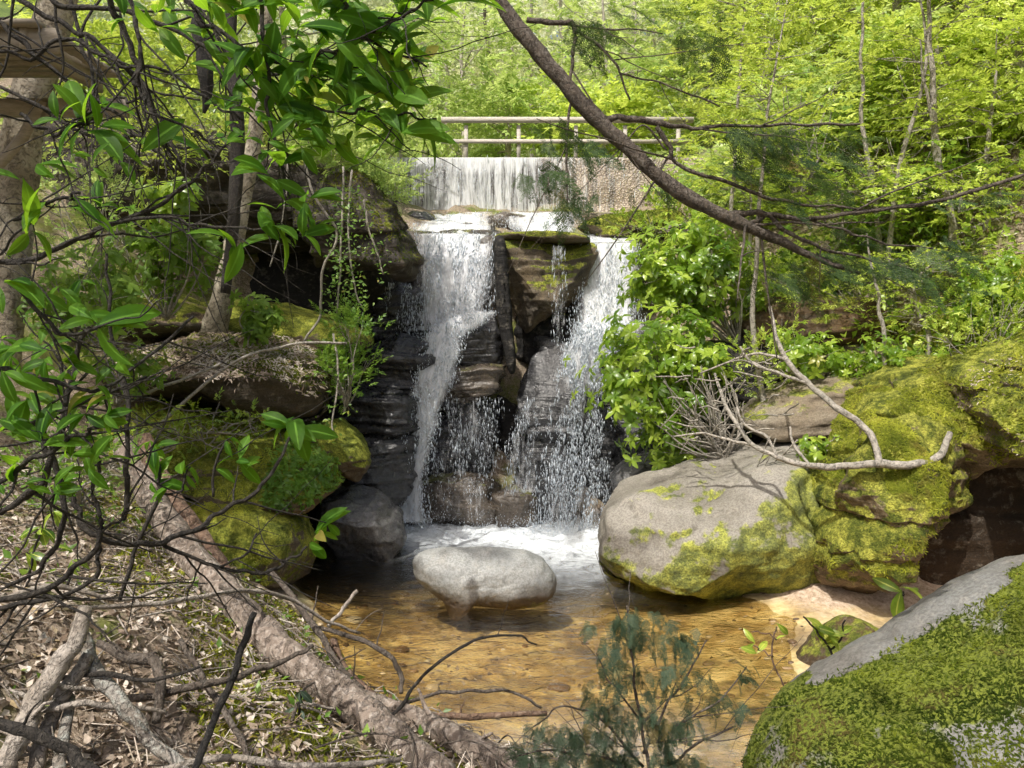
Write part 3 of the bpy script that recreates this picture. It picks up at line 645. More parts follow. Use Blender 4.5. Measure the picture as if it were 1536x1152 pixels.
rock('ro', [(930,500),(1010,490),(1060,560),(1050,700),(1000,760),(930,740),(915,600)], 13.6, .8, 'rock_wet', 'dark rock wall behind the leafy bush', 28, p=3.5, planes=7, strata=.05, name='rock_outcrop')
rock('rp', [(918,715),(940,690),(975,680),(1003,698),(1008,735),(960,752),(922,748)], 12.0, .45, 'rock_wetg', 'small wet black boulder behind the big grey boulder', 29, planes=5, strata=.01)
rock('rq', [(606,322),(640,316),(652,330),(650,352),(610,352)], 16.6, .4, 'rock_wet', 'dark square block at the left end of the dam foot', 30, p=4, planes=5)
rock('rr', [(730,325),(765,318),(800,330),(815,345),(790,356),(735,352)], 17.2, .4, 'rock_wetb', 'rounded wet rock in the cascade below the dam', 31)
rock('rs', [(650,338),(740,338),(745,356),(650,356)], 16.4, .4, 'rock_wetb', 'low wet rock at the lip of the left fall', 32, p=4)
rock('rt', [(600,322),(760,318),(900,320),(985,322),(1000,338),(860,340),(700,334),(602,330)], 18.4, .35, 'rock_slab', 'long flat stone step at the foot of the dam', 33, p=4, planes=3, name='rock_ledge', strata=.02)
rock('ru', [(860,340),(905,322),(1010,312),(1040,340),(980,362),(900,362)], 15.8, .8, 'rock_mossy', 'mossy slope rock at the right end of the dam', 34, shear=.6)
# -- right bank
rock('gray', [(896,812),(904,762),(930,735),(985,714),(1060,690),(1140,666),(1205,670),(1238,700),(1248,780),(1224,850),(1190,893),(1120,908),(1010,904),(935,893),(900,862)], 10.1, 1.15, 'rock_gray', 'big smooth grey boulder with green moss stains right of the pool', 35, p=2.7, planes=9, cut=.80, amp=.075, strata=.012, shear=.28, under=.3, sub=7)
rock('mossJ', [(1205,705),(1245,650),(1300,595),(1385,548),(1470,535),(1520,600),(1500,700),(1465,760),(1400,800),(1350,860),(1340,915),(1295,945),(1215,935),(1176,908),(1186,830),(1200,770)], 8.9, .9, 'rock_mossy3', 'tall yellow green mossy rock face right of the grey boulder', 36, p=3, planes=24, cut=.60, amp=.12, strata=.06, sub=7, shear=.35)
rock('mossJ2', [(1290,610),(1360,560),(1450,520),(1560,480),(1640,520),(1620,640),(1540,690),(1460,720),(1400,740),(1340,700),(1300,660)], 9.7, 1.1, 'rock_mossy3', 'rugged sunlit mossy slope joining the tall mossy face to the overhanging bank', 61, p=3, planes=20, cut=.66, amp=.12, strata=.06, sub=7, shear=.6, name='rock_outcrop')
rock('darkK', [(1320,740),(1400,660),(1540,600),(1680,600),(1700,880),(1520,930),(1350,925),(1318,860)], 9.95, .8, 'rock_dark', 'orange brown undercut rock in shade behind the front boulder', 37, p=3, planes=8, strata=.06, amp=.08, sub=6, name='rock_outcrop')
rock('topK', [(1420,620),(1450,560),(1500,520),(1570,490),(1680,480),(1720,560),(1700,650),(1560,655),(1480,660),(1440,665)], 9.0, 1.3, 'rock_mossy', 'mossy overhanging bank top above the orange undercut', 38, p=3, planes=10, amp=.13, strata=.06, under=-.9, sub=7, shear=.5)
rock('slabL1', [(1105,480),(1170,452),(1260,448),(1340,468),(1400,500),(1395,520),(1300,545),(1180,540),(1110,510)], 12.4, .9, 'rock_orange', 'warm brown sandstone slab under the thin pale trunks', 39, p=3, planes=7, strata=.08, name='rock_slab', sub=6)
rock('slabL2', [(1108,632),(1150,590),(1210,565),(1290,562),(1350,590),(1335,632),(1240,650),(1140,652)], 11.2, .9, 'rock_slab', 'pale flat topped slab behind the curved root', 40, p=2.8, planes=6, strata=.04, shear=.5, name='rock_slab')
rock('slabL3', [(1370,520),(1430,430),(1500,385),(1600,370),(1680,420),(1660,560),(1540,580),(1420,570)], 11.2, 1.0, 'rock_mossy2', 'steep dark green mossy slab at the right edge', 41, p=3, planes=8, strata=.08, name='rock_slab', sub=6)
rock('bankL4', [(1040,520),(1110,505),(1240,540),(1300,560),(1260,640),(1150,680),(1060,680),(1030,600)], 12.6, .9, 'rock_cave', 'shadowed rock between the two right bank slabs', 42, p=3.2, planes=7, strata=.06, name='rock_outcrop')
rock('frontM', [(1120,1200),(1150,1150),(1195,1102),(1250,1068),(1320,1045),(1400,1012),(1480,966),(1560,915),(1690,870),(1800,940),(1860,1100),(1850,1400),(1500,1460),(1210,1420),(1120,1300)], 4.3, 1.0, 'rock_front', 'large moss carpeted boulder filling the lower right corner', 43, p=2.5, planes=5, cut=.88, amp=.05, strata=.0, sub=7, shear=.35, baref=lambda V: frontbare(V))
rock('poolN', [(618,840),(630,828),(665,823),(735,825),(790,827),(815,840),(832,862),(832,888),(812,903),(770,908),(728,905),(704,902),(696,926),(676,926),(668,900),(640,878),(622,860)], 9.35, .42, 'rock_pool', 'pale egg shaped stone standing in the middle of the pool', 47, p=2.3, planes=3, cut=.9, amp=.035, strata=.0, sub=7)
rock('sh1', [(1200,1005),(1240,960),(1290,935),(1330,950),(1300,1000),(1230,1030)], 7.4, .5, 'rock_orange', 'low brown rock at the waterline by the seedling', 48, sub=5)
def pebbles():
    g = Geo(); U, Ft = ico(3); rs = np.random.RandomState(4)
    for _ in range(200):
        while True:
            x, y = rs.uniform(-3.4,3.4), rs.uniform(5.6,12.6); z = gz(x,y)
            if -.4 < z < .12: break
        s = rs.uniform(.012,.045)*(2.2 if rs.rand() < .06 else 1)
        V = U*np.array([s*rs.uniform(.8,1.5), s*rs.uniform(.7,1.1), s*.55]); V = V*(1+.18*vnoise(U*1.7+rs.rand()*50, 3))[:,None]
        g.add(V+np.array([x,y,z]), None, Ft, rnd=rs.rand())
    return g
m_, nt_, out_ = newmat('creek pebble'); b_ = NB(nt_); r_ = b_.n('ShaderNodeAttribute', attribute_name='rnd').outputs['Fac']
p_ = b_.n('ShaderNodeBsdfPrincipled', i_Base_Color=b_.ramps(r_, [(0,(.08,.05,.03)),(.5,(.24,.15,.07)),(.8,(.36,.27,.16)),(1,(.45,.42,.36))]), i_Roughness=.5); b_.link(p_.outputs[0], out_.inputs[0])
o = pebbles().build('pebbles', m_, smooth=True); tag(o, 'loose brown pebbles strewn over the shallow pool bed', 'pebbles', kind='stuff')
# ================================================================ dam, footbridge, falling water
def box(g, c, s, bev=0.0, rot=0.0, rnd=.5):
    x,y,z = [v/2 for v in s]; V = np.array([(a*x,b*y,d*z) for d in (-1,1) for b in (-1,1) for a in (-1,1)],float)
    if rot: cr, sr = math.cos(rot), math.sin(rot); V = np.stack([V[:,0]*cr-V[:,1]*sr, V[:,0]*sr+V[:,1]*cr, V[:,2]],1)
    Fq = np.array([(0,2,3,1),(4,5,7,6),(0,1,5,4),(2,6,7,3),(0,4,6,2),(1,3,7,5)])
    g.add(V+np.asarray(c,float), Fq, rnd=rnd)
YD = 19.0
A, B = at(540,240,YD), at(1015,240,YD); zt = A[2]+.04; zb = at(700,326,YD)[2]-.5
dam = empty('dam', (.5*(A[0]+B[0]), YD, zb), 'low pebbly concrete dam with a thin curtain of water running over it', 'dam')
# wall with a worn wavy face
xs = np.linspace(A[0]-1.2, B[0]+1.0, 160); zs = np.linspace(zb, zt, 40); X, Z = np.meshgrid(xs, zs, indexing='ij')
Yf = YD + .05*fbm(np.stack([X.ravel()*1.1, Z.ravel()*2.2, 0*X.ravel()],1), 4, 8).reshape(X.shape) + .12*(zt-Z)*-.3
V = np.stack([X,Yf,Z],-1); Vb = V.copy(); Vb[...,1] = YD+.9
nx, nz = X.shape; i, j = np.meshgrid(np.arange(nx-1), np.arange(nz-1), indexing='ij'); a = i*nz+j
q = np.stack([a, a+nz, a+nz+1, a+1], -1).reshape(-1,4); k = nx*nz
top = np.array([((i_)*nz+nz-1, (i_+1)*nz+nz-1, k+(i_+1)*nz+nz-1, k+i_*nz+nz-1) for i_ in range(nx-1)])
g = Geo(); g.add(np.concatenate([V.reshape(-1,3), Vb.reshape(-1,3)]), np.vstack([q, q[:,::-1]+k, top])); g.build('wall', M['dam'], dam, smooth=False)
# footbridge railing behind the dam
br = empty('footbridge', (at(860,237,21)[0], 21, at(860,237,21)[2]), 'wooden footbridge railing crossing just above the dam', 'bridge')
YB = 20.6
def barpx(g, x0, x1, py, h, Y, th=.06):
    a, b2 = at(x0,py,Y), at(x1,py,Y); box(g, ((a+b2)/2), (abs(b2[0]-a[0]), th, h))
g = Geo(); barpx(g, 662, 1040, 180, .13, YB, .12); g.build('top_rail', M['rail'], br)
g = Geo(); barpx(g, 662, 1040, 212, .10, YB, .05); g.build('mid_rail', M['rail'], br)
for px in (699, 778, 864, 938, 1018):
    a, b2 = at(px,186,YB), at(px,244,YB); g = Geo(); box(g, (a+b2)/2+np.array([0,.075,-.1]), (.10,.09,abs(a[2]-b2[2])+.15)); g.build('post', M['rail'], br)
g = Geo(); barpx(g, 640, 1050, 246, .12, YB+.55, 1.0); g.build('deck', M['rail'], br)
# --- sheets
DROP_T = np.array([(0,0,-1),(.5,0,0),(-.25,.43,0),(-.25,-.43,0),(0,0,.7)],float); DROP_F = np.array([(0,2,1),(0,3,2),(0,1,3),(4,1,2),(4,2,3),(4,3,1)])
def drops(g, P, size, el, rs):
    n = len(P); size *= .8; s = size*np.exp(rs.randn(n)*.45); e = el*rs.uniform(.5,1.6,n)
    T = DROP_T[None]*np.stack([s,s,s*e],1)[:,None,:]
    T[:,:,0] += T[:,:,2]*rs.uniform(-.12,.12,n)[:,None]
    X = T+P[:,None,:]; off = (np.arange(n)*5)[:,None,None]
    g.add(X.reshape(-1,3), None, (DROP_F[None]+off).reshape(-1,3))
def patch(rows, nu, nv):
    rows = sorted(rows, key=lambda r: r[2]); R = np.array(rows, float); py = R[:,2]
    v = np.linspace(py[0], py[-1], nv); L = np.interp(v, py, R[:,0]); Rr = np.interp(v, py, R[:,1]); Y = np.interp(v, py, R[:,3]); D = np.interp(v, py, R[:,4])
    ker = np.array([.25,.5,.25])
    for _ in range(max(1,nv//20)):
        for arr in (L,Rr,Y): arr[1:-1] = np.convolve(arr, ker, 'same')[1:-1]
    q = np.stack([v/22., v*0, v*0],1); L = L + 3.5*fbm(q,3,int(L[0])); Rr = Rr + 3.5*fbm(q,3,int(L[0])+9)
    return v, L, Rr, Y, D
def sheet(name, rows, label, mat='fall', ndrop=0, dsize=.012, el=3.0, thick=.25, dmat='drop', seed=0, edge=.25, gap=.0, nlay=2, wob=.05, dbias=0.0, parent=None):
    """rows: (left px, right px, py, distance, density)"""
    nu, nv = 60, 90; v, L, Rr, Y, D = patch(rows, nu, nv); rs = np.random.RandomState(seed+5)
    top = at((L[0]+Rr[0])/2, v[0], Y[0]); bot = at((L[-1]+Rr[-1])/2, v[-1], Y[-1])
    root = parent or empty('waterfall', (bot[0],bot[1],bot[2]), label, 'waterfall', kind='structure')
    for lay in range(nlay):
        u = np.linspace(0,1,nu); VV = []; uvs = []; dd = []
        for i in range(nv):
            rl = at(L[i], v[i], Y[i]-lay*.10); rr = at(Rr[i], v[i], Y[i]-lay*.10); P = rl+(rr-rl)*u[:,None]
            VV.append(P); e = np.minimum(u, 1-u)/edge; e = np.clip(e, 0, 1)
            dd.append(D[i]*(.05+.95*e)*(1-.25*lay)*(1 if 0 < i < nv-1 or mat == 'fall_dam' else .2))
            uvs.append(np.stack([P[:,0]+seed*3.3+lay*7.7, np.full(nu, P[0,2])],1))
        VV = np.array(VV); q = VV.reshape(-1,3)*np.array([2.2,1,.9])
        VV = VV.reshape(-1,3); VV[:,1] += wob*fbm(q+lay*9+seed, 3, 3) ; VV[:,0] += .02*fbm(q*3+4, 2, 4)
        i, j = np.meshgrid(np.arange(nv-1), np.arange(nu-1), indexing='ij'); a = i*nu+j
        Fq = np.stack([a, a+1, a+nu+1, a+nu], -1).reshape(-1,4)
        mesh_obj('water_sheet', VV, Fq, np.zeros((0,3)), M[mat], root, True, {'dens': np.array(dd).ravel()}, np.array(uvs).reshape(-1,2))
    if ndrop:
        g = Geo(); t = rs.rand(ndrop*2); 
        if dbias: t = t**(1/(1+dbias))
        w_ = np.interp(t*(nv-1), np.arange(nv), D); t = t[rs.rand(len(t)) < w_+.15][:ndrop]; n = len(t); f = t*(nv-1)
        uu = np.clip(rs.beta(1.3,1.3,n) + .05*rs.randn(n), -.12, 1.12)
        l = np.interp(f, np.arange(nv), L); r = np.interp(f, np.arange(nv), Rr); y = np.interp(f, np.arange(nv), Y); pv = np.interp(f, np.arange(nv), v)
        # clump drops into strings
        cl = vnoise(np.stack([uu*(r-l)/9., pv/60., np.full(n, seed*1.)],1), 9); keep = cl > -.35; 
        P = np.array([at(l[k]+(r[k]-l[k])*uu[k], pv[k], y[k]-.03-thick*rs.rand()) for k in np.where(keep)[0]])
        drops(g, P, dsize, el, rs); g.build('spray', M[dmat], root)
    return root
# curtain over the dam
c = sheet('c', [(556,985,236,18.86,.85),(560,975,262,18.8,.62),(575,965,332,18.7,.7)], '', 'fall_dam', 1500, .010, 5, .12, seed=1, edge=.02, nlay=1, wob=.02, parent=dam)
# the curtain is thick on the left, thin on the right
for ch in dam.children:
    if ch.name.startswith('water_sheet'):
        me = ch.data; n = len(me.vertices); co_ = np.zeros(n*3, np.float32); me.vertices.foreach_get('co', co_); x = co_.reshape(-1,3)[:,0]+dam.location[0]
        d = np.zeros(n, np.float32); me.attributes['dens'].data.foreach_get('value', d)
        f = np.interp(x, [-3.6,-2.4,-1.6,0,.8,2.0,2.6,3.6], [.75,.8,.95,.92,.74,.5,.38,.3]); me.attributes['dens'].data.foreach_set('value', (d*f).astype(np.float32))
sheet('u0', [(606,745,318,17.7,.8),(604,750,338,15.9,.9),(614,748,353,14.5,1.0)], 'left cascade tumbling from the dam foot to the lip of the falls', ndrop=1440, dsize=.013, el=1.3, thick=.5, seed=2, wob=.15)
sheet('u1', [(745,880,318,17.6,.75),(750,870,338,16.4,.9),(770,862,354,15.2,.9)], 'foaming middle cascade just below the dam', ndrop=1760, dsize=.014, el=1.2, thick=.5, seed=3, wob=.18)
sheet('u2', [(880,960,338,16.5,.3),(862,962,352,15.6,.6),(862,962,364,14.7,.9)], 'thin sheet feeding the lip of the right fall', ndrop=480, dsize=.012, el=1.3, thick=.3, seed=4, wob=.05)
sheet('f1', [(614,748,350,14.3,.98),(618,746,385,13.95,.9),(612,745,430,13.8,.80),(606,742,470,13.7,.70),(604,720,496,13.6,.75)], 'wide upper left fall spilling white over the wet face', ndrop=5200, dsize=.012, el=2.6, thick=.35, seed=5, wob=.08)
sheet('f1b', [(700,745,466,13.35,.8),(655,735,482,13.3,.95),(630,700,502,13.2,1.0),(622,690,540,13.1,1.0),(612,680,580,12.95,1.0),(598,662,630,12.85,.95),(584,650,680,12.8,.9),(574,642,730,12.75,.9),(568,646,784,12.7,1.0)], 'narrow bright white chute curving down to the pool', ndrop=7200, dsize=.013, el=1.6, thick=.35, seed=6, wob=.12)
sheet('f1c', [(575,625,425,13.7,.15),(572,640,470,13.6,.22),(580,640,508,13.5,.2)], 'fine dotted spray falling past the cave mouth', ndrop=1200, dsize=.010, el=2.6, thick=.3, seed=7, nlay=1)
sheet('f3', [(640,756,596,13.0,.25),(640,752,640,12.95,.3),(632,748,715,12.9,.28)], 'thin veil of drops below the sunlit ledge block', ndrop=2080, dsize=.009, el=3.2, thick=.2, seed=8, nlay=1)
sheet('f3b', [(640,745,715,12.85,.3),(630,745,780,12.8,.25)], 'film of water over the brown foot rock', ndrop=560, dsize=.009, el=2, thick=.15, seed=9, nlay=1)
sheet('f3c', [(775,800,600,13.05,.3),(762,812,660,13.0,.35),(745,815,740,12.75,.4)], 'loose drips falling onto the small upright rock', ndrop=1200, dsize=.009, el=3, thick=.3, seed=10, nlay=1)
sheet('f4', [(866,962,364,14.05,.95),(868,964,400,13.95,.9),(862,962,440,13.8,.82),(850,966,508,13.4,.8)], 'upper right fall spreading down the stepped face', ndrop=3360, dsize=.012, el=2.6, thick=.3, seed=11, wob=.08)
sheet('f4b', [(828,850,368,13.25,.35),(826,850,420,13.2,.3),(822,850,520,13.1,.25)], 'single thin string of water over the ochre block', ndrop=208, dsize=.010, el=4, thick=.1, seed=12, nlay=1)
sheet('f5', [(862,985,484,13.3,.8),(848,955,512,13.12,.9),(842,915,535,13.05,.8),(832,916,600,12.95,.32),(815,917,680,12.9,.24),(798,917,750,12.85,.3),(790,918,806,12.8,.35)], 'lower right fall breaking into a veil of white drops', ndrop=12000, dsize=.0125, el=2.4, thick=.45, seed=13, wob=.1)
g = Geo(); rs = np.random.RandomState(3)
P = []
for (x,y,sx,n) in ((-1.95,12.6,.35,900),(.65,12.6,.6,1300),(-.9,12.7,.5,400)):
    q = np.stack([x+sx*rs.randn(n), y+.25*rs.randn(n)-.1, np.abs(rs.randn(n))*.13+.02],1); P.append(q)
drops(g, np.concatenate(P), .011, 1.1, rs); o = g.build('splash', M['drop']); tag(o, 'white splash drops where the falls strike the pool', 'water', kind='stuff')
# ================================================================ logs, sticks, trunks
def stick(name, pts, mat, label, cat, wig=.0, rough=.1, n=9, sub=6, seed=0, group=None, side=0, parent=None):
    P, R = pxpath(pts); P, R = smooth_path(P, R, sub, wig, seed); g = Geo(); tube(g, P, R, n, rough, seed)
    rs = random.Random(seed+5)
    for _ in range(side):
        i = rs.randrange(1, len(P)-1); d = np.array([rs.uniform(-1,1), rs.uniform(-.6,.6), rs.uniform(-.3,1)]); L = rs.uniform(.12,.4)
        q = np.array([P[i], P[i]+d*L*.5+np.array([0,0,rs.uniform(-.03,.03)]), P[i]+d*L]); r = R[i]*.35
        q, r_ = smooth_path(q, [r, r*.7, r*.3], 4, .01, seed+_); tube(g, q, r_, 5)
    o = g.build(name, M[mat], parent, smooth=True)
    if parent is None: tag(o, label, cat, group)
    return o
stick('fallen_log', [(188,668,7.9,18.0),(215,720,7.4,19.8),(255,790,6.8,21.6),(300,850,6.2,22.5),(370,925,5.5,22.5),(450,1000,5.0,24.3),(560,1085,4.5,27.0),(640,1150,4.15,27.9),(700,1200,3.9,27.9)], 'bk_log', 'long thick fallen log with scaly pinkish bark running down the left bank', 'log', rough=.10, n=28, sub=10, seed=3, wig=.015)
stick('fallen_log', [(530,1040,5.3,10),(590,1065,5.0,15),(650,1092,4.75,20),(720,1130,4.5,22),(800,1175,4.2,22)], 'bk_log', 'shorter fallen log lying against the end of the long pinkish one', 'log', rough=.1, n=20, seed=4, side=3)
stick('fallen_snag', [(214,655,7.6,13),(232,700,7.5,15),(262,760,7.3,16),(295,800,7.1,17),(325,852,6.9,18),(345,890,6.7,18)], 'bk_red', 'short reddish barkless trunk with a sawn top leaning across the long log', 'dead trunk', rough=.16, n=16, seed=5, sub=8)
S = [('bk_stick',[(128,912,3.7,12),(112,960,3.6,13),(80,1015,3.5,15),(40,1080,3.35,16),(5,1160,3.2,17)],'thick pale broken branch pointing up from the bottom left corner',3),
('bk_stick',[(134,982,3.65,9),(100,1035,3.55,11),(72,1090,3.45,11),(52,1160,3.3,12)],'second pale broken branch just right of the thickest one',2),
('bk_lichen',[(120,930,3.75,9),(138,990,3.7,11),(185,1055,3.55,11),(228,1110,3.45,10),(285,1165,3.3,9)],'grey green lichen covered branch slanting down to the right',2),
('bk_dark',[(-20,1080,3.0,8),(50,1100,3.0,9),(100,1128,3.0,9),(150,1165,2.95,9)],'dark brown stick crossing the bottom left corner',1),
('bk_hem',[(150,1058,3.9,4),(200,1048,3.9,6),(300,1030,4.0,6),(370,1010,4.2,5),(430,988,4.4,4),(470,968,4.5,3)],'long slim branch lying across the left bank towards the log',3),
('bk_stick',[(126,912,4.2,3.5),(220,906,4.5,4),(300,897,4.8,3.6),(370,886,5.2,3.5),(430,897,5.6,3),(490,930,5.8,2.5),(540,950,6.0,2)],'thin pale stick reaching from the left bank over the log to the pool',3),
('bk_black',[(382,918,3.6,4.5),(358,985,3.5,5.5),(330,1060,3.4,6),(300,1130,3.3,6),(285,1175,3.2,6)],'straight black stick standing upright at the left',1),
('bk_stick',[(28,1085,3.4,5),(75,1062,3.45,5),(130,1057,3.5,5),(190,1058,3.6,4),(250,1070,3.7,3)],'grey bent twig over the pale broken branches',2),
('bk_hem',[(405,855,6.2,4),(440,900,6.0,5),(480,950,5.8,5),(505,995,5.6,5),(545,1035,5.4,5)],'bare branch sloping from the left bank down beside the log',4),
('bk_red',[(500,960,6.0,6),(515,1000,5.8,7),(560,1045,5.6,7),(620,1080,5.4,5)],'reddish branch stub at the edge of the pool',3),
('bk_hem',[(470,940,6.0,3),(540,960,5.9,4),(585,985,5.8,4),(600,1010,5.8,4),(602,1040,5.7,3.5)],'bent stick hooked down over the near shore of the pool',2),
('bk_stick',[(492,940,6.3,3),(515,912,6.4,3),(536,886,6.5,3)],'short pale twig sticking up in front of the pool',0),
('bk_dark',[(545,1108,4.4,3),(600,1060,4.5,2.8),(640,1005,4.6,2.6),(700,965,4.7,2.2),(765,952,4.8,1.8),(805,967,4.9,1.3)],'thin dark twig arching over the near water',1),
('bk_hem',[(560,1070,5.0,3),(640,1045,5.0,3),(700,1036,5.0,2.6),(760,1038,5.0,2.3),(812,1062,5.0,2)],'slender curved twig low above the near shore',2),
('bk_red',[(570,1085,5.5,4),(650,1076,5.6,5),(730,1073,5.7,5),(820,1070,5.8,4)],'straight reddish stick lying at the bottom shore',2),
('bk_hem',[(148,965,4.1,6),(195,985,4.0,8),(232,992,4.0,9),(240,1030,3.9,8),(234,1085,3.8,6)],'knobbly bent root stub in the middle of the left bank',2),
('bk_lichen',[(-30,1040,3.9,24),(20,1005,4.1,22),(75,960,4.3,14)],'weathered grey log end at the left edge',2),
('bk_hem',[(330,880,5.6,3),(380,905,5.4,3),(405,960,5.2,3),(385,1010,5.0,2.5)],'small forked twig draped over the long log',3),
('bk_stick',[(0,900,3.8,4),(90,880,4.1,4),(180,900,4.3,3),(250,880,4.6,2.5)],'pale twig crossing the leaves at the left edge',3),
('bk_dark',[(70,1020,3.6,3),(150,1010,3.6,4),(230,1020,3.6,3),(300,1000,3.7,2)],'dark thin stick just under the slim long branch',2),
('bk_stick',[(190,1165,3.2,5),(330,1140,3.4,6),(460,1150,3.5,5),(600,1140,3.7,4)],'pale stick lying along the bottom edge',3),
('bk_lichen',[(90,1165,3.2,9),(95,1100,3.4,9),(105,1045,3.6,7)],'short grey stump like branch among the pale ones',1),
('bk_hem',[(380,1165,3.6,4),(350,1090,3.9,5),(300,1010,4.2,5),(270,960,4.4,4)],'brown branch slanting up behind the black stick',3)]
for i,(m,pts,lab,side) in enumerate(S): stick('dead_branch', pts, m, lab, 'branch', wig=.012, rough=.16, n=9, seed=20+i, side=side, group='dead branches on the left bank')
# trunks on the left
t = empty('tree', at(335,505,11.2), 'slim mottled tree leaning out of the litter slab on the left', 'tree')
stick('trunk', [(305,530,11.2,22),(325,480,11.2,17),(342,410,11.1,14),(360,320,11.,12),(378,230,11,11),(388,150,11,10),(396,60,11,10),(405,-60,11,9),(415,-260,11,8)], 'bk_trunk', '', '', parent=t, rough=.14, n=16, seed=50, sub=8)
TT = t
t = empty('dead_tree', at(350,420,8.5), 'dark dead stem in front of the mottled leaning tree', 'dead tree')
stick('trunk', [(338,440,8.5,7),(350,330,8.5,9),(357,200,8.5,10),(350,110,8.5,9),(346,20,8.5,8),(344,-60,8.5,7)], 'bk_dark', '', '', parent=t, rough=.2, n=10, seed=51)
o = stick('hanging_snag', [(296,15,6,7),(302,60,6,11),(308,110,6,11),(310,150,6,6),(306,170,6,2)], 'bk_black', 'dark broken snag hanging among the upper left branches', 'dead wood', rough=.3, n=10, seed=52)
LT = empty('tree', at(10,520,8.3), 'pale grey barked trunk standing at the left edge below the wooden platform', 'tree')
stick('trunk', [(0,560,8.3,28),(12,430,8.3,26),(22,300,8.3,28),(36,190,8.3,26),(62,90,8.3,25),(88,0,8.3,25),(110,-120,8.3,24),(140,-300,8.3,20)], 'bk_trunk', '', '', parent=LT, rough=.10, n=20, seed=53, sub=8)
# wooden platform at the top left
pl = empty('wooden_platform', at(10,150,7.6), 'weathered wooden walkway platform with boards and brace at the top left edge', 'platform')
g = Geo(); c = at(-70,118,7.6)+np.array([.72,0,0])
for k in range(9): box(g, (c[0]-.1, 6.55+k*.15, c[2]+.1+.01*(k%2)), (1.75,.135,.045), rnd=.5)
g.build('deck_boards', M['wood'], pl)
g = Geo(); box(g, (c[0]-.05, 6.6, c[2]-.02), (1.9,.06,.2)); g.build('beam', M['wood'], pl)
g = Geo(); box(g, (c[0]-.05, 7.7, c[2]-.25), (1.9,.1,.16)); g.build('beam', M['wood'], pl)
g = Geo(); box(g, (c[0]+.62, 7.15, c[2]+.0), (.06,1.2,.18)); g.build('joist', M['wood'], pl)
g = Geo(); P, R = pxpath([(62,150,7.6,9),(35,205,7.6,9),(0,245,7.6,9),(-50,290,7.6,9)]); tube(g, P, R, 4); g.build('brace', M['wood'], pl)
g = Geo(); a, b2 = at(-28,100,7.7), at(-28,470,7.7); box(g, (a+b2)/2, (.14,.14,a[2]-b2[2])); g.build('post', M['wood'], pl)
g = Geo(); P, R = pxpath([(-60,10,6.6,7),(0,45,6.8,7),(50,85,7.0,7)]); tube(g, P, R, 4); g.build('handrail', M['wood'], pl)
# pale crooked dead branch on the right bank
dt = empty('crooked_branch', at(1410,680,9.0), 'pale crooked bare branch curving out over the grey boulder', 'branch')
g = Geo(); rs = random.Random(5)
def addp(pts, wig=.01, sub=6, n=8, rough=.12, seed=0):
    P, R = pxpath(pts); P, R = smooth_path(P, R*.78, sub, wig, seed); tube(g, P, R, n, rough, seed); return P, R
addp([(1425,650,8.7,6),(1408,685,8.5,8),(1370,697,8.4,8),(1320,696,8.4,8),(1270,700,8.5,7),(1215,699,8.6,6),(1165,685,8.8,5),(1130,668,9,4.5),(1108,640,9.2,4),(1085,600,9.5,3.5),(1072,560,9.7,2.5)])
addp([(1320,696,8.4,7),(1308,655,8.6,6.5),(1280,628,8.8,6.5),(1240,600,9,6),(1212,575,9.2,5.5),(1180,540,9.4,5),(1163,500,9.6,4),(1155,460,9.8,3)])
addp([(1212,575,9.2,4),(1170,560,9.4,3),(1130,545,9.6,2.5),(1110,520,9.8,2)]); addp([(1180,540,9.4,3),(1140,530,9.6,2.5),(1100,540,9.8,2),(1050,560,9.9,1.5)])
addp([(1165,685,8.8,3.5),(1150,655,8.9,3),(1120,640,9,2.5),(1105,610,9.1,2)]); addp([(1215,699,8.6,3),(1190,665,8.8,2.5),(1185,640,8.9,2)])
addp([(1130,668,9,3),(1095,660,9.2,2.5),(1050,650,9.4,2),(1010,655,9.5,1.5)])
for k in range(34):
    x, y = rs.uniform(1020,1200), rs.uniform(520,680); d = rs.uniform(-1.2,.3); L = rs.uniform(20,60)
    addp([(x,y,9.5,1.8),(x-L*.5*math.cos(d),y-L*.5*math.sin(d)-rs.uniform(-6,6),9.6,1.5),(x-L*math.cos(d),y-L*math.sin(d),9.7,.9)], .012, 4, 4, 0, k)
g.build('branches', M['bk_pale'], dt, smooth=True)
def twigbush(name, base, poly, Y, n, mat, label, cat='bush', seed=0, r=1.6):
    global g
    rs = random.Random(seed); g = Geo(); xs_ = [p[0] for p in poly]; ys_ = [p[1] for p in poly]
    root = empty(name, at(base[0],base[1],Y), label, cat)
    for k in range(n):
        x, y = rs.uniform(min(xs_),max(xs_)), rs.uniform(min(ys_),max(ys_)); dy = rs.uniform(-.4,.4)
        mx, my = (x+base[0])/2+rs.uniform(-22,22), (y+base[1])/2+rs.uniform(-22,22)
        P, R = addp([(base[0]+rs.uniform(-12,12),base[1]+rs.uniform(-8,8),Y,r*1.6),(mx,my,Y+dy*.5,r*1.2),(x,y,Y+dy,r*.5)], .03, 5, 4, 0, seed+k)
        for _ in range(3):
            i = rs.randrange(2,len(P)-1); e = P[i]+np.array([rs.uniform(-.3,.3),rs.uniform(-.2,.2),rs.uniform(-.15,.3)]); q, r_ = smooth_path([P[i],(P[i]+e)/2+np.array([0,0,.03]),e],[R[i]*.6,R[i]*.5,R[i]*.3],3,.01,k); tube(g,q,r_,4)
    g.build('branches', M[mat], root, smooth=True); return root
twigbush('bare_bush', (1090,690), [(985,545),(1120,670)], 10.6, 40, 'bk_pale', 'tangle of bare pale twigs behind the grey boulder', seed=3)
twigbush('bare_bush', (1330,330), [(1220,200),(1420,310)], 12.2, 34, 'bk_pale', 'bleached bare twigs in the middle of the right slope', seed=13, r=1.5)
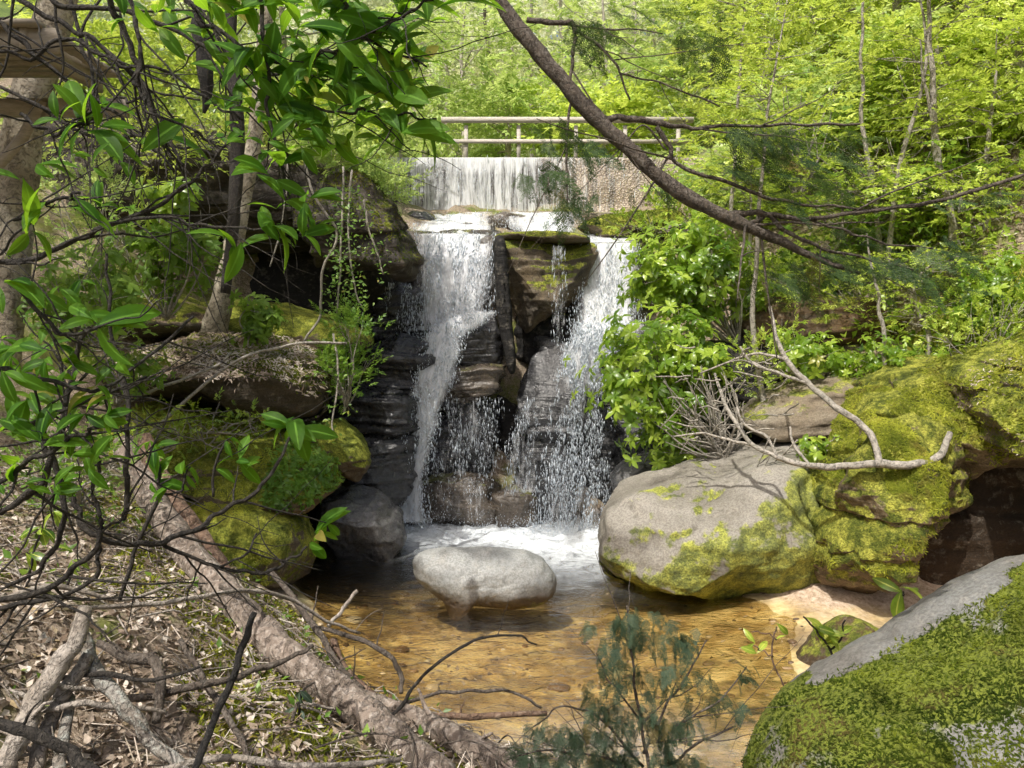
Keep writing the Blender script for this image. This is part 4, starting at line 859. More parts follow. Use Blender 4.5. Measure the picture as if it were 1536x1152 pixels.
twigbush('bare_bush', (1440,240), [(1330,20),(1530,200)], 13.5, 30, 'bk_pale', 'pale bare twigs high near the right edge', seed=14, r=1.5)
twigbush('bare_bush', (1200,300), [(1110,120),(1260,280)], 13.5, 24, 'bk_pale', 'pale bare twigs above the small green tree by the dam end', seed=15, r=1.3)
# thin trunks on the right bank
RT = [([(1362,572,12,6),(1345,520,12,6),(1333,470,12,5.5),(1325,420,12,5),(1318,340,12,4),(1300,240,12,3.5),(1292,120,12,2.5),(1296,20,12,2),(1300,-60,12,2)],'pale straight sapling trunk rising above the right bank slabs'),
 ([(1460,560,11.5,6),(1448,480,11.5,6),(1436,400,11.5,5.5),(1425,320,11.5,5),(1405,230,11.5,5),(1398,120,11.5,4),(1392,20,11.5,3),(1395,-60,11.5,2)],'longest thin pale trunk near the right edge'),
 ([(1512,570,11.5,5),(1490,500,11.5,5),(1465,440,11.5,5),(1440,380,11.5,4.5),(1420,300,11.5,4),(1408,220,11.5,3),(1385,130,11.5,2),(1380,60,11.5,1)],'thin trunk leaning left at the right edge'),
 ([(1352,640,10.5,3.5),(1335,590,10.5,3.5),(1325,540,10.5,3.5),(1322,480,10.5,3),(1312,420,10.5,2),(1300,350,10.5,1)],'short thin stem in front of the straight sapling'),
 ([(1475,420,13,4),(1400,370,13,4),(1340,365,13,3.5),(1290,378,13,3)],'pale fallen pole lying on the right slope')]
for i,(pts,lab) in enumerate(RT): 
    if i == 4: stick('fallen_pole', pts, 'bk_pale', lab, 'pole', wig=.02, seed=80+i, side=4)
    else:
        t = empty('sapling', at(pts[0][0],pts[0][1],pts[0][2]), lab, 'sapling'); stick('trunk', pts, 'bk_pale', '', '', wig=.03, seed=80+i, side=6, parent=t)
# roots hanging over the litter slab and vines down the cave
def vine(pts, label, mat='bk_pale', leaves=0, seed=0):
    root = empty('vine', at(pts[0][0],pts[0][1],pts[0][2]), label, 'vine')
    P, R = pxpath(pts); P, R = smooth_path(P, R, 6, .02, seed); g = Geo(); tube(g, P, R, 5); g.build('stem', M[mat], root, smooth=True)
    if leaves:
        rs = np.random.RandomState(seed); i = rs.randint(2, len(P), leaves); g = Geo()
        Pp = P[i]+rs.randn(leaves,3)*np.array([.10,.08,.08]); D = rs.randn(leaves,3)*np.array([1,.7,.5])-np.array([0,.3,.3]); N = np.array([0,-.7,.7])+.4*rs.randn(leaves,3)
        stamp(g, LEAF_T, LEAF_F, None, Pp, D, N, .07*rs.uniform(.6,1.3,leaves)); g.build('foliage', M['lf_ivy'], root)
vine([(452,225,11.2,2),(470,290,11.1,2),(505,352,11.0,2),(482,410,11.0,2),(480,475,11.1,2),(455,515,11.1,2)], 'bare pale vine kinked in front of the black cave')
vine([(515,250,11.1,1.6),(514,330,11.0,1.6),(512,400,11.0,1.5),(505,470,11.0,1.3)], 'leafy vine hanging down the middle of the brown rock nose', leaves=230, seed=2)
vine([(528,255,11.1,1.6),(522,340,11.0,1.5),(530,420,11.0,1.4),(545,465,11.0,1.2)], 'leafy twin vine hanging just right of the first', leaves=200, seed=3)
vine([(546,300,11.1,2),(552,335,11.0,1.6),(565,375,11.,1.4),(575,412,11,1.2)], 'short crooked vine on the face of the rock nose', leaves=60, seed=4)
vine([(432,245,11.2,1.6),(428,300,11.2,1.5),(420,350,11.2,1.4),(405,400,11.2,1.2)], 'thin straight root hanging left of the kinked vine', seed=5)
vine([(500,500,10.6,1.6),(508,560,10.5,1.6),(500,620,10.4,1.4),(497,660,10.3,1.2)], 'thin vine trailing beside the green shrub to the leafy patch', leaves=60, seed=6)
vine([(186,690,8.6,3),(330,560,9.2,2.6),(420,520,9.8,2.3),(520,515,10.2,2)], 'long pale root stretched over the litter slab', seed=7)
vine([(190,598,8.9,3),(260,575,9.2,2.6),(330,545,9.5,2.2),(345,530,9.7,2)], 'second pale root just below the long one', seed=8)
# ================================================================ near foliage
RIB = np.array([0,1.,0]*8)
def whorls(gl, items, tmpl, seed=0, mat=None):
    """items: (px,py,leaf px,distance,angle deg,leaves)"""
    rs = np.random.RandomState(seed)
    for (px,py,L,Y,ang,n) in items:
        p = at(px,py,Y); s = L*pxm(Y); a = math.radians(ang)
        ax = np.array([math.cos(a), rs.uniform(-.7,.2), -math.sin(a)]); ax /= np.linalg.norm(ax)
        u = np.cross(ax, [0,0,1.]); u /= np.linalg.norm(u)+1e-6; v = np.cross(ax, u)
        ph = rs.rand()*6.28 + np.arange(n)*2*PI/n + rs.uniform(-.3,.3,n); sp = rs.uniform(.6,1.25,n)
        D = ax[None]*np.cos(sp)[:,None] + (u[None]*np.cos(ph)[:,None]+v[None]*np.sin(ph)[:,None])*np.sin(sp)[:,None]; D[:,2] -= .15; D[:,1] *= .6
        N = np.array([0,-.8,.9])+.5*rs.randn(n,3)
        P = p[None] - ax[None]*rs.uniform(0,.25,n)[:,None]*s
        for k in range(3):
            m = rs.randint(0,3,n) == k
            if m.any(): stamp(gl, tmpl[k][0], tmpl[k][1], None, P[m], D[m], N[m], s*rs.uniform(.6,1.4,m.sum()), rnd=rs.rand(m.sum()), rib=RIB)
def branchset(g, paths, side=0, seed=0, wig=.012):
    rs = random.Random(seed); ends = []
    for k, pts in enumerate(paths):
        P, R = pxpath(pts); P, R = smooth_path(P, R, 7, wig, seed+k); tube(g, P, R, 6, .12, k); ends.append(P[-1])
        for _ in range(side):
            i = rs.randrange(2, len(P)-2); T = P[i+1]-P[i]; T /= np.linalg.norm(T)
            d = T*rs.uniform(.3,1)+np.array([rs.uniform(-.8,.8), rs.uniform(-.3,.3), rs.uniform(-.8,.6)]); d /= np.linalg.norm(d); L = rs.uniform(.12,.5)*P[i][1]/2.4
            q = np.array([P[i], P[i]+d*L*.5+np.array([rs.uniform(-.03,.03),0,-.02]), P[i]+d*L+np.array([0,0,-.06*L])])
            q, r_ = smooth_path(q, [R[i]*.55, R[i]*.4, R[i]*.2], 5, wig, seed+k*9+_); tube(g, q, r_, 5)
            if rs.random() < .6:
                j = len(q)//2; e = q[j]+np.array([rs.uniform(-.7,.7),rs.uniform(-.2,.2),rs.uniform(-.6,.5)])*L*.6; w_, r2 = smooth_path([q[j],(q[j]+e)/2+np.array([0,0,.01]),e],[r_[j]*.7,r_[j]*.5,r_[j]*.3],4,wig*.6,k); tube(g, w_, r2, 4)
    return ends
# rhododendron overhanging the upper left
rh = empty('rhododendron', at(-60,420,2.4), 'big rhododendron with glossy oblong leaves hanging into the upper left of the view', 'shrub')
g = Geo()
UB = [[(-40,-30,2.6,6),(60,15,2.6,6),(130,55,2.6,5.5),(200,110,2.6,5),(250,190,2.6,4),(275,262,2.6,2.5)],
 [(60,-40,2.5,6),(90,10,2.5,6),(180,15,2.5,5),(270,45,2.5,5),(330,85,2.5,4.5),(400,108,2.5,4),(450,95,2.4,3)],
 [(150,-40,2.4,6),(178,30,2.4,6.5),(200,85,2.4,6),(212,140,2.4,5),(240,200,2.4,4),(262,240,2.4,3)],
 [(185,-40,2.3,5),(205,40,2.3,5),(212,120,2.3,4),(222,170,2.3,3),(300,205,2.3,3),(340,225,2.3,2)],
 [(-30,10,2.7,5),(20,50,2.7,5),(60,90,2.7,5),(110,130,2.7,4.5),(160,165,2.7,4),(200,190,2.7,3),(260,255,2.7,2.5)],
 [(-30,60,2.5,4),(40,85,2.5,4),(100,60,2.5,4),(170,95,2.5,3.5),(250,110,2.5,3.5),(330,160,2.5,3),(365,180,2.5,3)],
 [(250,-40,2.2,5),(290,20,2.2,5),(350,60,2.2,4.5),(420,100,2.2,4.2),(480,80,2.1,3.5),(520,70,2.1,3),(575,40,2.0,2.5)],
 [(480,-30,2.0,5),(530,15,2.0,4),(560,40,2.0,3.5),(610,20,1.9,3),(650,0,1.9,2.5)],
 [(420,100,2.2,3.5),(470,90,2.1,3),(540,60,2.,3),(600,85,2.,2.5),(640,100,1.95,2)],
 [(440,150,2.2,3),(500,165,2.1,3),(560,168,2.1,3),(620,172,2.0,2.5),(655,178,2.,2)],
 [(-40,385,2.4,6),(40,390,2.4,6),(110,365,2.4,5.5),(165,335,2.4,5),(220,318,2.4,4.5),(262,290,2.4,4),(310,250,2.4,3.5),(345,212,2.4,2.5)],
 [(165,335,2.4,4),(240,325,2.3,3.5),(300,335,2.3,3),(360,342,2.2,3),(410,345,2.2,2.5)],
 [(20,330,2.2,4),(60,300,2.2,4),(100,298,2.2,3.5),(120,290,2.2,3)],
 [(30,170,2.3,4),(80,200,2.3,4),(125,180,2.3,3.5),(140,165,2.3,3)],
 [(380,-40,2.1,5),(395,30,2.1,4.5),(400,90,2.1,4),(405,160,2.1,3.5),(420,240,2.1,3),(430,300,2.1,2.5)],
 [(0,130,2.8,4),(70,170,2.8,4),(140,205,2.8,3.5),(210,205,2.8,3),(280,220,2.7,2.5),(330,235,2.7,2)],
 [(100,-30,2.9,4),(120,60,2.9,4),(150,120,2.9,3.5),(190,150,2.9,3),(240,140,2.9,2.5),(300,150,2.9,2)],
 [(300,-30,2.6,4),(320,40,2.6,4),(360,110,2.6,3.5),(440,180,2.6,3),(480,200,2.5,2.5),(520,240,2.5,2)]]
UB = [[(a_,b_,c_,d_*.72) for a_,b_,c_,d_ in q_] for q_ in UB]
branchset(g, UB, side=8, seed=4)
g.build('branches', M['bk_dark'], rh, smooth=True)
gl = Geo()
WH = [(125,178,70,2.3,200,4),(130,185,75,2.3,-70,4),(150,190,62,2.3,-30,3),(105,300,66,2.2,-60,4),(112,296,58,2.2,-10,3),(60,300,75,2.2,170,4),(30,270,70,2.1,150,4),(22,335,75,2.1,-120,4),(50,345,66,2.1,-20,3),
 (240,205,80,2.4,-40,3),(215,215,75,2.4,-80,3),(345,215,60,2.4,-10,3),
 (370,110,78,2.1,170,5),(385,80,72,2.1,70,4),(405,105,78,2.1,-10,5),(440,100,80,2.1,-60,4),(470,80,76,2.1,-90,4),(420,150,78,2.1,-70,5),(450,190,74,2.1,-60,4),(400,170,70,2.1,-120,4),
 (500,60,78,2.0,90,5),(520,70,74,2.0,-40,5),(545,30,84,2.0,-70,5),(560,70,74,2.0,-20,5),(590,90,76,2.0,20,4),(600,110,72,2.0,-20,5),(590,140,76,2.0,-60,5),(565,165,74,2.0,-100,4),(610,165,78,2.0,-10,4),(620,172,84,2.0,-20,3),(615,190,76,2.0,-60,4),(600,195,66,2.0,-100,3),
 (655,5,92,1.9,-60,4),(625,-10,98,1.9,-80,4),(700,-15,84,1.9,-40,3),(590,-10,92,1.9,-80,5),(540,-10,92,1.9,-90,5),(480,-5,90,2.0,-80,5),(430,-5,88,2.0,-90,4),
 (425,240,76,2.1,-70,4),(400,255,70,2.1,-110,3),(430,300,72,2.1,-40,4),(415,335,66,2.1,-20,5),(420,350,72,2.1,-80,3),(385,335,60,2.1,200,3),(350,365,64,2.2,170,4),(360,375,60,2.2,-20,3),(410,345,70,2.2,-60,3),
 (500,195,62,2.3,-60,4),(480,230,56,2.4,-100,3),(340,30,76,2.2,30,4),(310,60,66,2.3,-30,3),(260,10,70,2.3,-40,3),(350,-5,90,2.1,-90,4),(460,150,72,2.2,-30,4),(530,120,70,2.1,-50,5),(480,120,72,2.2,180,4),(560,110,70,2.1,90,4),
 (60,240,60,2.5,-40,3),(180,240,60,2.6,-60,3),(500,20,80,2.0,-45,5),(450,40,80,2.1,-45,5),(575,55,74,2.0,-90,4)]
_r = np.random.RandomState(8)
for (ax,ay,bx,by,n_) in ((290,-30,650,40,36),(330,40,630,215,62),(60,150,200,330,6),(380,220,480,360,7),(180,-20,300,60,6)):
    for _ in range(n_): WH.append((_r.uniform(ax,bx),_r.uniform(ay,by),_r.uniform(30,55),_r.uniform(2.0,2.6),_r.uniform(-130,20),4))
WH = [(a_,b_,c_*.86,d_,e_,f_) for a_,b_,c_,d_,e_,f_ in WH]
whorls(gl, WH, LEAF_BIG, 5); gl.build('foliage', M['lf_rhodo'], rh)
# rhododendron at the left edge, middle height
rh2 = empty('rhododendron', at(-60,900,2.4), 'sunlit rhododendron stems and leaves filling the left edge beside the bank', 'shrub')
g = Geo()
LB = [[(-30,545,2.3,4),(30,560,2.3,4),(65,570,2.3,3.5),(130,585,2.3,3),(180,570,2.4,2.5),(250,510,2.6,2.5),(290,475,2.7,2)],
 [(0,770,2.5,5),(60,720,2.5,5),(90,640,2.5,4.5),(110,560,2.5,4),(135,490,2.5,3)],
 [(185,780,2.8,4),(190,720,2.8,4),(192,650,2.8,3.5),(185,590,2.8,3),(165,480,2.8,2.5),(160,380,2.8,2)],
 [(-20,650,2.4,4),(60,630,2.4,4),(140,600,2.4,3),(220,565,2.5,2.5)],
 [(-20,740,2.3,4),(40,700,2.3,4),(100,660,2.3,3.5),(150,640,2.3,3)],
 [(0,900,2.6,5),(60,885,2.6,5),(130,840,2.6,4.5),(148,790,2.6,4),(140,740,2.6,3),(150,690,2.6,2.5)],
 [(60,640,2.6,4),(80,700,2.6,4),(95,790,2.6,4),(60,850,2.6,3.5),(10,880,2.6,3)],
 [(20,420,2.2,3),(60,470,2.2,3),(100,500,2.2,3),(150,490,2.2,3)]]
branchset(g, LB, side=7, seed=8); g.build('branches', M['bk_dark'], rh2, smooth=True)
gl = Geo()
WH = [(20,425,62,2.2,0,3),(5,440,55,2.2,60,3),(150,485,80,2.2,-25,3),(135,480,56,2.2,160,4),(120,470,40,2.2,90,3),(60,515,56,2.2,-120,3),(25,520,50,2.3,200,3),(105,540,40,2.3,-60,4),(95,585,48,2.3,-80,4),(150,575,40,2.3,-30,4),(100,620,50,2.3,-100,4),(130,620,44,2.3,-20,4),(40,600,50,2.3,180,4),(20,640,56,2.3,-60,4),(60,660,54,2.3,-90,4),(110,680,48,2.3,-60,4),(140,700,56,2.3,-20,4),(160,650,36,2.4,-30,3),(30,720,50,2.3,-40,4),(80,740,48,2.3,-60,3),(170,500,44,2.4,-90,3),(180,540,40,2.4,-60,3),(10,560,50,2.2,30,3),(70,440,50,2.4,10,3),(5,690,50,2.2,60,3),(120,650,44,2.3,70,3)]
for (ax,ay,bx,by,n_) in ((-10,420,170,560,8),(-10,560,200,740,18)):
    for _ in range(n_): WH.append((_r.uniform(ax,bx),_r.uniform(ay,by),_r.uniform(22,42),_r.uniform(2.2,2.8),_r.uniform(-130,60),4))
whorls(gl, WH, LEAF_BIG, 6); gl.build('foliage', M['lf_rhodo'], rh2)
# thin twiggy seedlings over the bank
def seedling(name, paths, wh, label, mat='lf_rhodo', bark='bk_dark', side=0, seed=0, cat='sapling'):
    p0 = paths[0][0]; r = empty(name, at(p0[0],p0[1],p0[2]), label, cat); g = Geo(); branchset(g, paths, side, seed); g.build('branches', M[bark], r, smooth=True)
    gl = Geo(); whorls(gl, wh, LEAF_BIG, seed); gl.build('foliage', M[mat], r); return r
seedling('sapling', [[(110,745,3.0,4),(125,785,3.0,4.5),(148,806,3.0,4.5),(190,817,3.1,4.5),(240,814,3.2,4.5),(290,795,3.3,4),(335,765,3.4,3.5),(385,735,3.5,3),(420,690,3.6,2.5),(440,640,3.7,2)],
  [(240,814,3.2,3.5),(290,835,3.3,3),(330,850,3.4,3),(375,858,3.5,3),(420,850,3.6,2.5),(460,820,3.7,2)],[(148,806,3.0,3),(145,860,3.0,3.5),(110,890,3.,3.5),(50,900,3.,4),(-10,915,3.,4)],[(330,850,3.4,2),(370,830,3.4,2),(385,800,3.5,1.5)]],
  [(440,635,52,3.7,90,3),(445,640,62,3.7,-40,3),(430,640,48,3.7,170,3),(465,815,44,3.7,40,4),(480,800,46,3.7,0,4),(490,785,36,3.7,80,3)], 'wiry dark sapling arching low across the bank with a few leaves at its tips', side=5, seed=12)
seedling('sapling', [[(240,740,3.6,2.5),(238,705,3.6,2.5),(225,672,3.6,2)],[(320,745,3.9,2.2),(322,700,3.9,2),(340,660,3.9,2)],[(240,740,3.6,2),(268,735,3.6,2),(285,700,3.6,1.5)],[(180,900,3.6,3),(200,830,3.6,3),(240,740,3.6,3)]],
  [(225,668,34,3.6,90,3),(235,672,34,3.6,20,3),(245,690,32,3.6,-60,3),(275,700,38,3.6,80,3),(280,712,36,3.6,-20,3),(250,725,36,3.6,200,3),(340,660,28,3.9,60,3),(325,700,32,3.9,-30,3),(360,690,36,3.9,-20,3),(370,705,34,3.9,-70,2),(235,720,40,3.6,-20,3)], 'small leafy sapling in front of the mossy slab', seed=14, side=2)
seedling('seedling', [[(1258,1010,6.0,2),(1245,975,6.0,2),(1225,945,6.0,1.6),(1205,925,6.0,1.5)],[(1245,975,6.0,1.6),(1262,955,6.0,1.5),(1268,930,6,1.2)]],
  [(1225,942,34,6,20,4),(1245,950,34,6,-10,4),(1210,930,34,6,60,4),(1235,965,30,6,-60,4),(1262,952,30,6,0,3)], 'low glossy seedling at the foot of the mossy rock face', 'lf_rhodo2', seed=15)
seedling('seedling', [[(1182,1040,5.6,1.6),(1166,1010,5.6,1.5),(1160,980,5.6,1.4),(1165,940,5.6,1.2)],[(1160,985,5.6,1.3),(1140,975,5.6,1.2),(1130,968,5.6,1)],[(1165,960,5.6,1.2),(1150,950,5.6,1),(1128,948,5.6,1)]],
  [(1165,935,22,5.6,80,3),(1130,965,22,5.6,180,3),(1166,960,20,5.6,0,2),(1136,975,22,5.6,-80,2)], 'spindly seedling with few leaves on the left flank of the front boulder', 'lf_rhodo2', bark='bk_red', seed=16)
seedling('seedling', [[(1350,905,5.5,2),(1352,895,5.5,2),(1355,888,5.5,1.6)]], [(1356,888,46,5.5,50,3),(1350,890,44,5.5,150,2),(1362,886,40,5.5,10,2)], 'tuft of long narrow leaves poking up behind the front boulder', 'lf_rhodo2', seed=17)
seedling('seedling', [[(445,1090,4.3,2),(450,1060,4.3,2),(452,1040,4.3,1.5)]], [(450,1040,22,4.3,80,5),(440,1060,24,4.3,200,4),(455,1065,22,4.3,-20,4)], 'tiny bluish seedling between the two logs', 'lf_hemb', seed=18)
seedling('seedling', [[(40,880,4.2,2),(45,850,4.2,2),(60,800,4.2,1.5)],[(100,880,4.2,2),(110,850,4.2,2)]], [(60,795,26,4.2,80,5),(40,810,26,4.2,150,4),(45,830,26,4.2,10,4),(110,845,26,4.2,60,5),(120,850,26,4.2,-10,4),(105,830,24,4.2,160,4),(80,770,26,4.2,80,4)], 'pale leafed seedlings at the left edge of the bank', 'lf_rhodo2', seed=19)
# ---- hemlock limb crossing the upper right
hm = empty('hemlock_limb', at(900,180,4.3), 'dark hemlock limb slanting down from the top centre to the right', 'branch')
g = Geo(); HB = [[(715,-60,4.2,13),(755,10,4.2,12),(800,68,4.2,12),(850,130,4.2,12),(900,182,4.2,12),(945,225,4.2,11),(990,268,4.2,11),(1040,300,4.2,11),(1090,325,4.2,10.5),(1140,348,4.2,9),(1180,366,4.2,7),(1230,390,4.2,5),(1290,410,4.2,3)]]
branchset(g, HB, 0, 2, .006)
HS = [[(900,178,4.2,5),(940,176,4.2,5),(980,185,4.2,4.5),(1030,192,4.2,3),(1100,190,4.2,2.5),(1200,187,4.2,2.2),(1290,186,4.2,1.8)],
 [(985,190,4.2,4),(1005,225,4.2,3.5),(1020,248,4.2,3),(1090,275,4.2,3),(1170,300,4.2,2.6),(1240,310,4.2,2),(1300,315,4.2,1.5)],
 [(1092,322,4.2,5),(1130,318,4.2,4.5),(1165,325,4.2,4),(1210,328,4.2,3.5),(1290,320,4.2,3.2),(1370,308,4.2,3.2),(1450,290,4.2,3.2),(1560,255,4.2,3)],
 [(1092,322,4.2,4.5),(1125,338,4.2,4),(1150,322,4.2,4),(1175,345,4.2,3.5)],
 [(790,30,4.2,4),(830,33,4.2,4),(862,38,4.2,3.5),(858,80,4.2,3),(855,120,4.2,2.5)],[(862,42,4.2,2.5),(900,70,4.2,2),(930,110,4.2,1.8),(945,150,4.2,1.3)],
 [(862,130,4.2,2.5),(850,200,4.2,2),(852,260,4.2,1.8),(850,310,4.2,1.4)],[(1175,345,4.2,3),(1230,370,4.2,2.6),(1290,385,4.2,2),(1370,405,4.2,1.6)],
 [(1210,328,4.2,2),(1280,350,4.2,1.8),(1330,365,4.2,1.5),(1400,372,4.2,1.2)],[(930,110,4.2,1.5),(1010,130,4.2,1.3),(1080,160,4.2,1.1)],[(1000,225,4.2,1.6),(960,190,4.2,1.4),(925,240,4.2,1.1)]]
branchset(g, HS, 2, 9, .01); g.build('branches', M['bk_hem'], hm, smooth=True)
def sprays_px(g, spots, Y, scale, tm, seed=0, droop=.5):
    rs = np.random.RandomState(seed)
    for (px,py,rx,ry,n,ang) in spots:
        n = int(n*(1.0 if scale > .2 else 1.9)); x = px+rx*rs.randn(n)*.5; y = py+ry*rs.randn(n)*.5
        P = np.array([at(x[i],y[i],Y+rs.uniform(-.3,.3)) for i in range(n)]); a = np.radians(ang+rs.uniform(-50,50,n))
        D = np.stack([np.cos(a), rs.uniform(-.6,.6,n), -np.sin(a)*droop-.15],1); N = np.array([0,-.25,1.])+.3*rs.randn(n,3); k = rs.randint(0,len(tm),n)
        for q in range(len(tm)):
            m = k == q
            if m.any(): stamp(g, tm[q][0], tm[q][1], None, P[m], D[m], N[m], scale*rs.uniform(.6,1.15,m.sum()), rnd=rs.rand(m.sum()))
g = Geo()
sprays_px(g, [(840,195,45,30,12,60),(810,265,35,30,12,70),(850,280,35,30,12,80),(870,225,30,30,6,60),(880,45,60,30,14,40),(960,20,60,30,10,20),(1090,195,60,22,16,30),(1150,215,70,30,22,30),(1210,235,60,30,18,30),(1110,250,60,26,14,30),(1180,285,70,22,12,30),(1270,200,50,20,8,20),(980,280,25,25,5,80),(1240,390,70,26,22,20),(1320,400,80,26,24,15),(1190,420,60,20,14,20),(1390,420,60,26,14,10),(1290,345,70,20,10,20),(1420,370,60,22,10,10),(1140,400,40,20,8,20),(1450,300,60,20,6,10),(1040,60,90,50,10,20)], 4.2, .22, FRONDS, 3)
g.build('foliage', M['lf_hem'], hm)
# hemlock sapling bottom centre
hs = empty('hemlock_sapling', at(965,1160,4.1), 'bluish green hemlock sapling standing before the near shore at the bottom centre', 'sapling')
g = Geo(); branchset(g, [[(975,1190,4.1,3.5),(968,1120,4.1,3),(955,1050,4.1,2.6),(948,980,4.1,2),(940,908,4.1,1.2)],[(965,1130,4.1,2.4),(1000,1060,4.1,2),(1040,1000,4.15,1.6),(1060,960,4.2,1)],[(965,1150,4.1,2.4),(900,1080,4.1,2),(850,1060,4.,1.5),(800,1090,4.,1)],
  [(968,1120,4.1,2),(1030,1080,4.1,1.8),(1080,1050,4.1,1.5),(1120,1000,4.2,1)],[(970,1160,4.,2),(880,1130,4.,1.6),(800,1130,3.9,1.2),(760,1140,3.9,1)],[(960,1080,4.1,1.8),(920,1030,4.1,1.4),(895,980,4.1,1)],[(975,1170,4.1,2.4),(1040,1120,4.1,2),(1100,1090,4.1,1.4)]], 3, 5); g.build('branches', M['bk_hem'], hs, smooth=True)
g = Geo()
sprays_px(g, [(945,925,30,12,16,80),(930,960,36,26,16,90),(980,950,40,26,14,80),(1020,960,30,22,9,70),(950,1010,46,26,16,90),(900,1040,30,30,10,90),(1000,1020,40,30,14,80),(1045,1010,22,22,6,60),(960,1080,60,30,26,90),(900,1090,50,30,20,100),(1020,1090,50,30,20,80),(860,1110,46,26,16,100),(810,1090,30,22,8,110),(830,1140,50,20,14,100),(930,1140,60,20,26,90),(1020,1140,50,20,16,80),(790,1130,20,18,8,110),(1120,1010,22,16,6,50),(1110,1065,22,22,6,70),(1075,1040,20,24,5,70),(890,935,12,12,3,120)], 4.1, .125, FRONDS, 4, 1.0)
g.build('foliage', M['lf_hemb'], hs)
# ---- shrubs grown inside an outline
def inpoly(x, y, poly):
    c = False; j = len(poly)-1
    for i in range(len(poly)):
        if (poly[i][1] > y) != (poly[j][1] > y) and x < (poly[j][0]-poly[i][0])*(y-poly[i][1])/(poly[j][1]-poly[i][1])+poly[i][0]: c = not c
        j = i
    return c
def shrub(label, base, poly, Y, dY, n, tm, scale, mat, seed=0, bark='bk_pale', name='shrub', clumps=14, up=.5, spread=.22, cat='shrub', group=None, face=(0,-.5,.3)):
    rs = np.random.RandomState(seed); root = empty(name, at(base[0],base[1],Y), label, cat, group); g = Geo(); gl = Geo()
    xs_ = [p[0] for p in poly]; ys_ = [p[1] for p in poly]; cs = []
    while len(cs) < clumps:
        x, y = rs.uniform(min(xs_),max(xs_)), rs.uniform(min(ys_),max(ys_))
        if inpoly(x,y,poly): cs.append((x,y,Y+rs.uniform(-dY,dY)))
    b0 = at(base[0],base[1],Y); cen = np.array([at(*c) for c in cs]); mid = cen.mean(0)
    for i, c in enumerate(cen):
        m_ = (b0+c)/2+rs.randn(3)*.08; m_[2] -= .05; P, R = smooth_path([b0, m_, c], [.014,.010,.004], 5, .02, seed+i); tube(g, P, R, 5)
        for _ in range(4):
            e = c+rs.randn(3)*spread*.9; q, r_ = smooth_path([P[-3],(P[-3]+e)/2+rs.randn(3)*.02,e],[.005,.004,.002],3,.0,0); tube(g,q,r_,4)
    k = rs.randint(0,clumps,n); P = cen[k]+rs.randn(n,3)*spread*np.array([1,.8,.75]); D = (P-b0)*.5+(P-cen[k])*1.5/spread*.3+np.asarray(face)+rs.randn(n,3)*.45; D[:,2] += up*.3
    N = np.array([0,-.2,1.])+.35*rs.randn(n,3); q_ = rs.randint(0,len(tm),n); rn = np.clip(rs.rand(n)*.7+.3*rs.rand(clumps)[k],0,1)
    for q in range(len(tm)):
        m = q_ == q
        if m.any(): stamp(gl, tm[q][0], tm[q][1], None, P[m], D[m], N[m], scale*rs.uniform(.65,1.2,m.sum()), rnd=rn[m])
    g.build('stems', M[bark], root, smooth=True); gl.build('foliage', M[mat], root); return root
R_ = ROSETTES
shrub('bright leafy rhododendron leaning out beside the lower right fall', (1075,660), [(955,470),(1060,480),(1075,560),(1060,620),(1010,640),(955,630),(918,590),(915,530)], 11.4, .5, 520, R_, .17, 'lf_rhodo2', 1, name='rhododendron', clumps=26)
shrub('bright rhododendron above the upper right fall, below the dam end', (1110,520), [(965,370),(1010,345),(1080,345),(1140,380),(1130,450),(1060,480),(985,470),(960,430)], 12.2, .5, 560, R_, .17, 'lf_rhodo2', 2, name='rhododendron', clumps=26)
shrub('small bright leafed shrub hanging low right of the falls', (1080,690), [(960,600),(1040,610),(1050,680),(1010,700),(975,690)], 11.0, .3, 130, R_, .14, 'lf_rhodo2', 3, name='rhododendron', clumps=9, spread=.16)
shrub('light green feathery shrub at the right end of the litter slab', (520,610), [(480,480),(545,470),(552,540),(540,590),(495,600),(480,540)], 10.9, .3, 420, SPRAYS, .17, 'lf_ivy', 4, clumps=16, spread=.13)
shrub('round green bush on top of the brown rock nose', (565,310), [(545,262),(590,255),(608,280),(590,300),(550,300)], 12.9, .4, 260, SPRAYS_N, .24, 'lf_mid', 5, clumps=12, spread=.16)
shrub('pale green shrub before the dark cliff beside the mottled tree', (250,480), [(170,330),(260,320),(320,345),(310,400),(270,450),(190,420)], 9.6, .4, 210, R_, .14, 'lf_shrub', 6, name='rhododendron', clumps=16, spread=.16)
shrub('yellow green narrow leafed sprig in front of the cliff', (255,330), [(225,275),(280,265),(290,300),(240,318)], 8.8, .2, 60, R_, .15, 'lf_rhodo2', 7, clumps=6, spread=.10)
shrub('blue green shrub at the foot of the mottled tree', (385,510), [(362,450),(405,445),(415,485),(375,500)], 10.4, .2, 110, R_, .12, 'lf_shrub', 8, clumps=8, spread=.10)
shrub('leafy twigs hanging over the upper edge of the brown nose', (490,255), [(440,195),(540,195),(570,245),(500,268),(450,255)], 12.6, .5, 420, SPRAYS, .26, 'lf_mid', 9, clumps=14, spread=.22)
shrub('shrub with thin stems among the middle left rocks', (110,520), [(60,400),(170,385),(200,450),(150,500),(60,490)], 8.0, .5, 170, R_, .12, 'lf_shrub', 10, clumps=14, spread=.17)
shrub('low shrub on the left end of the litter slab', (175,610), [(130,540),(230,520),(240,570),(170,600)], 8.6, .4, 90, R_, .10, 'lf_shrub', 11, clumps=9, spread=.15)
shrub('bright shrub on the warm brown slab', (1240,560), [(1170,500),(1280,505),(1300,545),(1200,560)], 11.2, .3, 150, R_, .13, 'lf_rhodo2', 12, clumps=10, spread=.16)
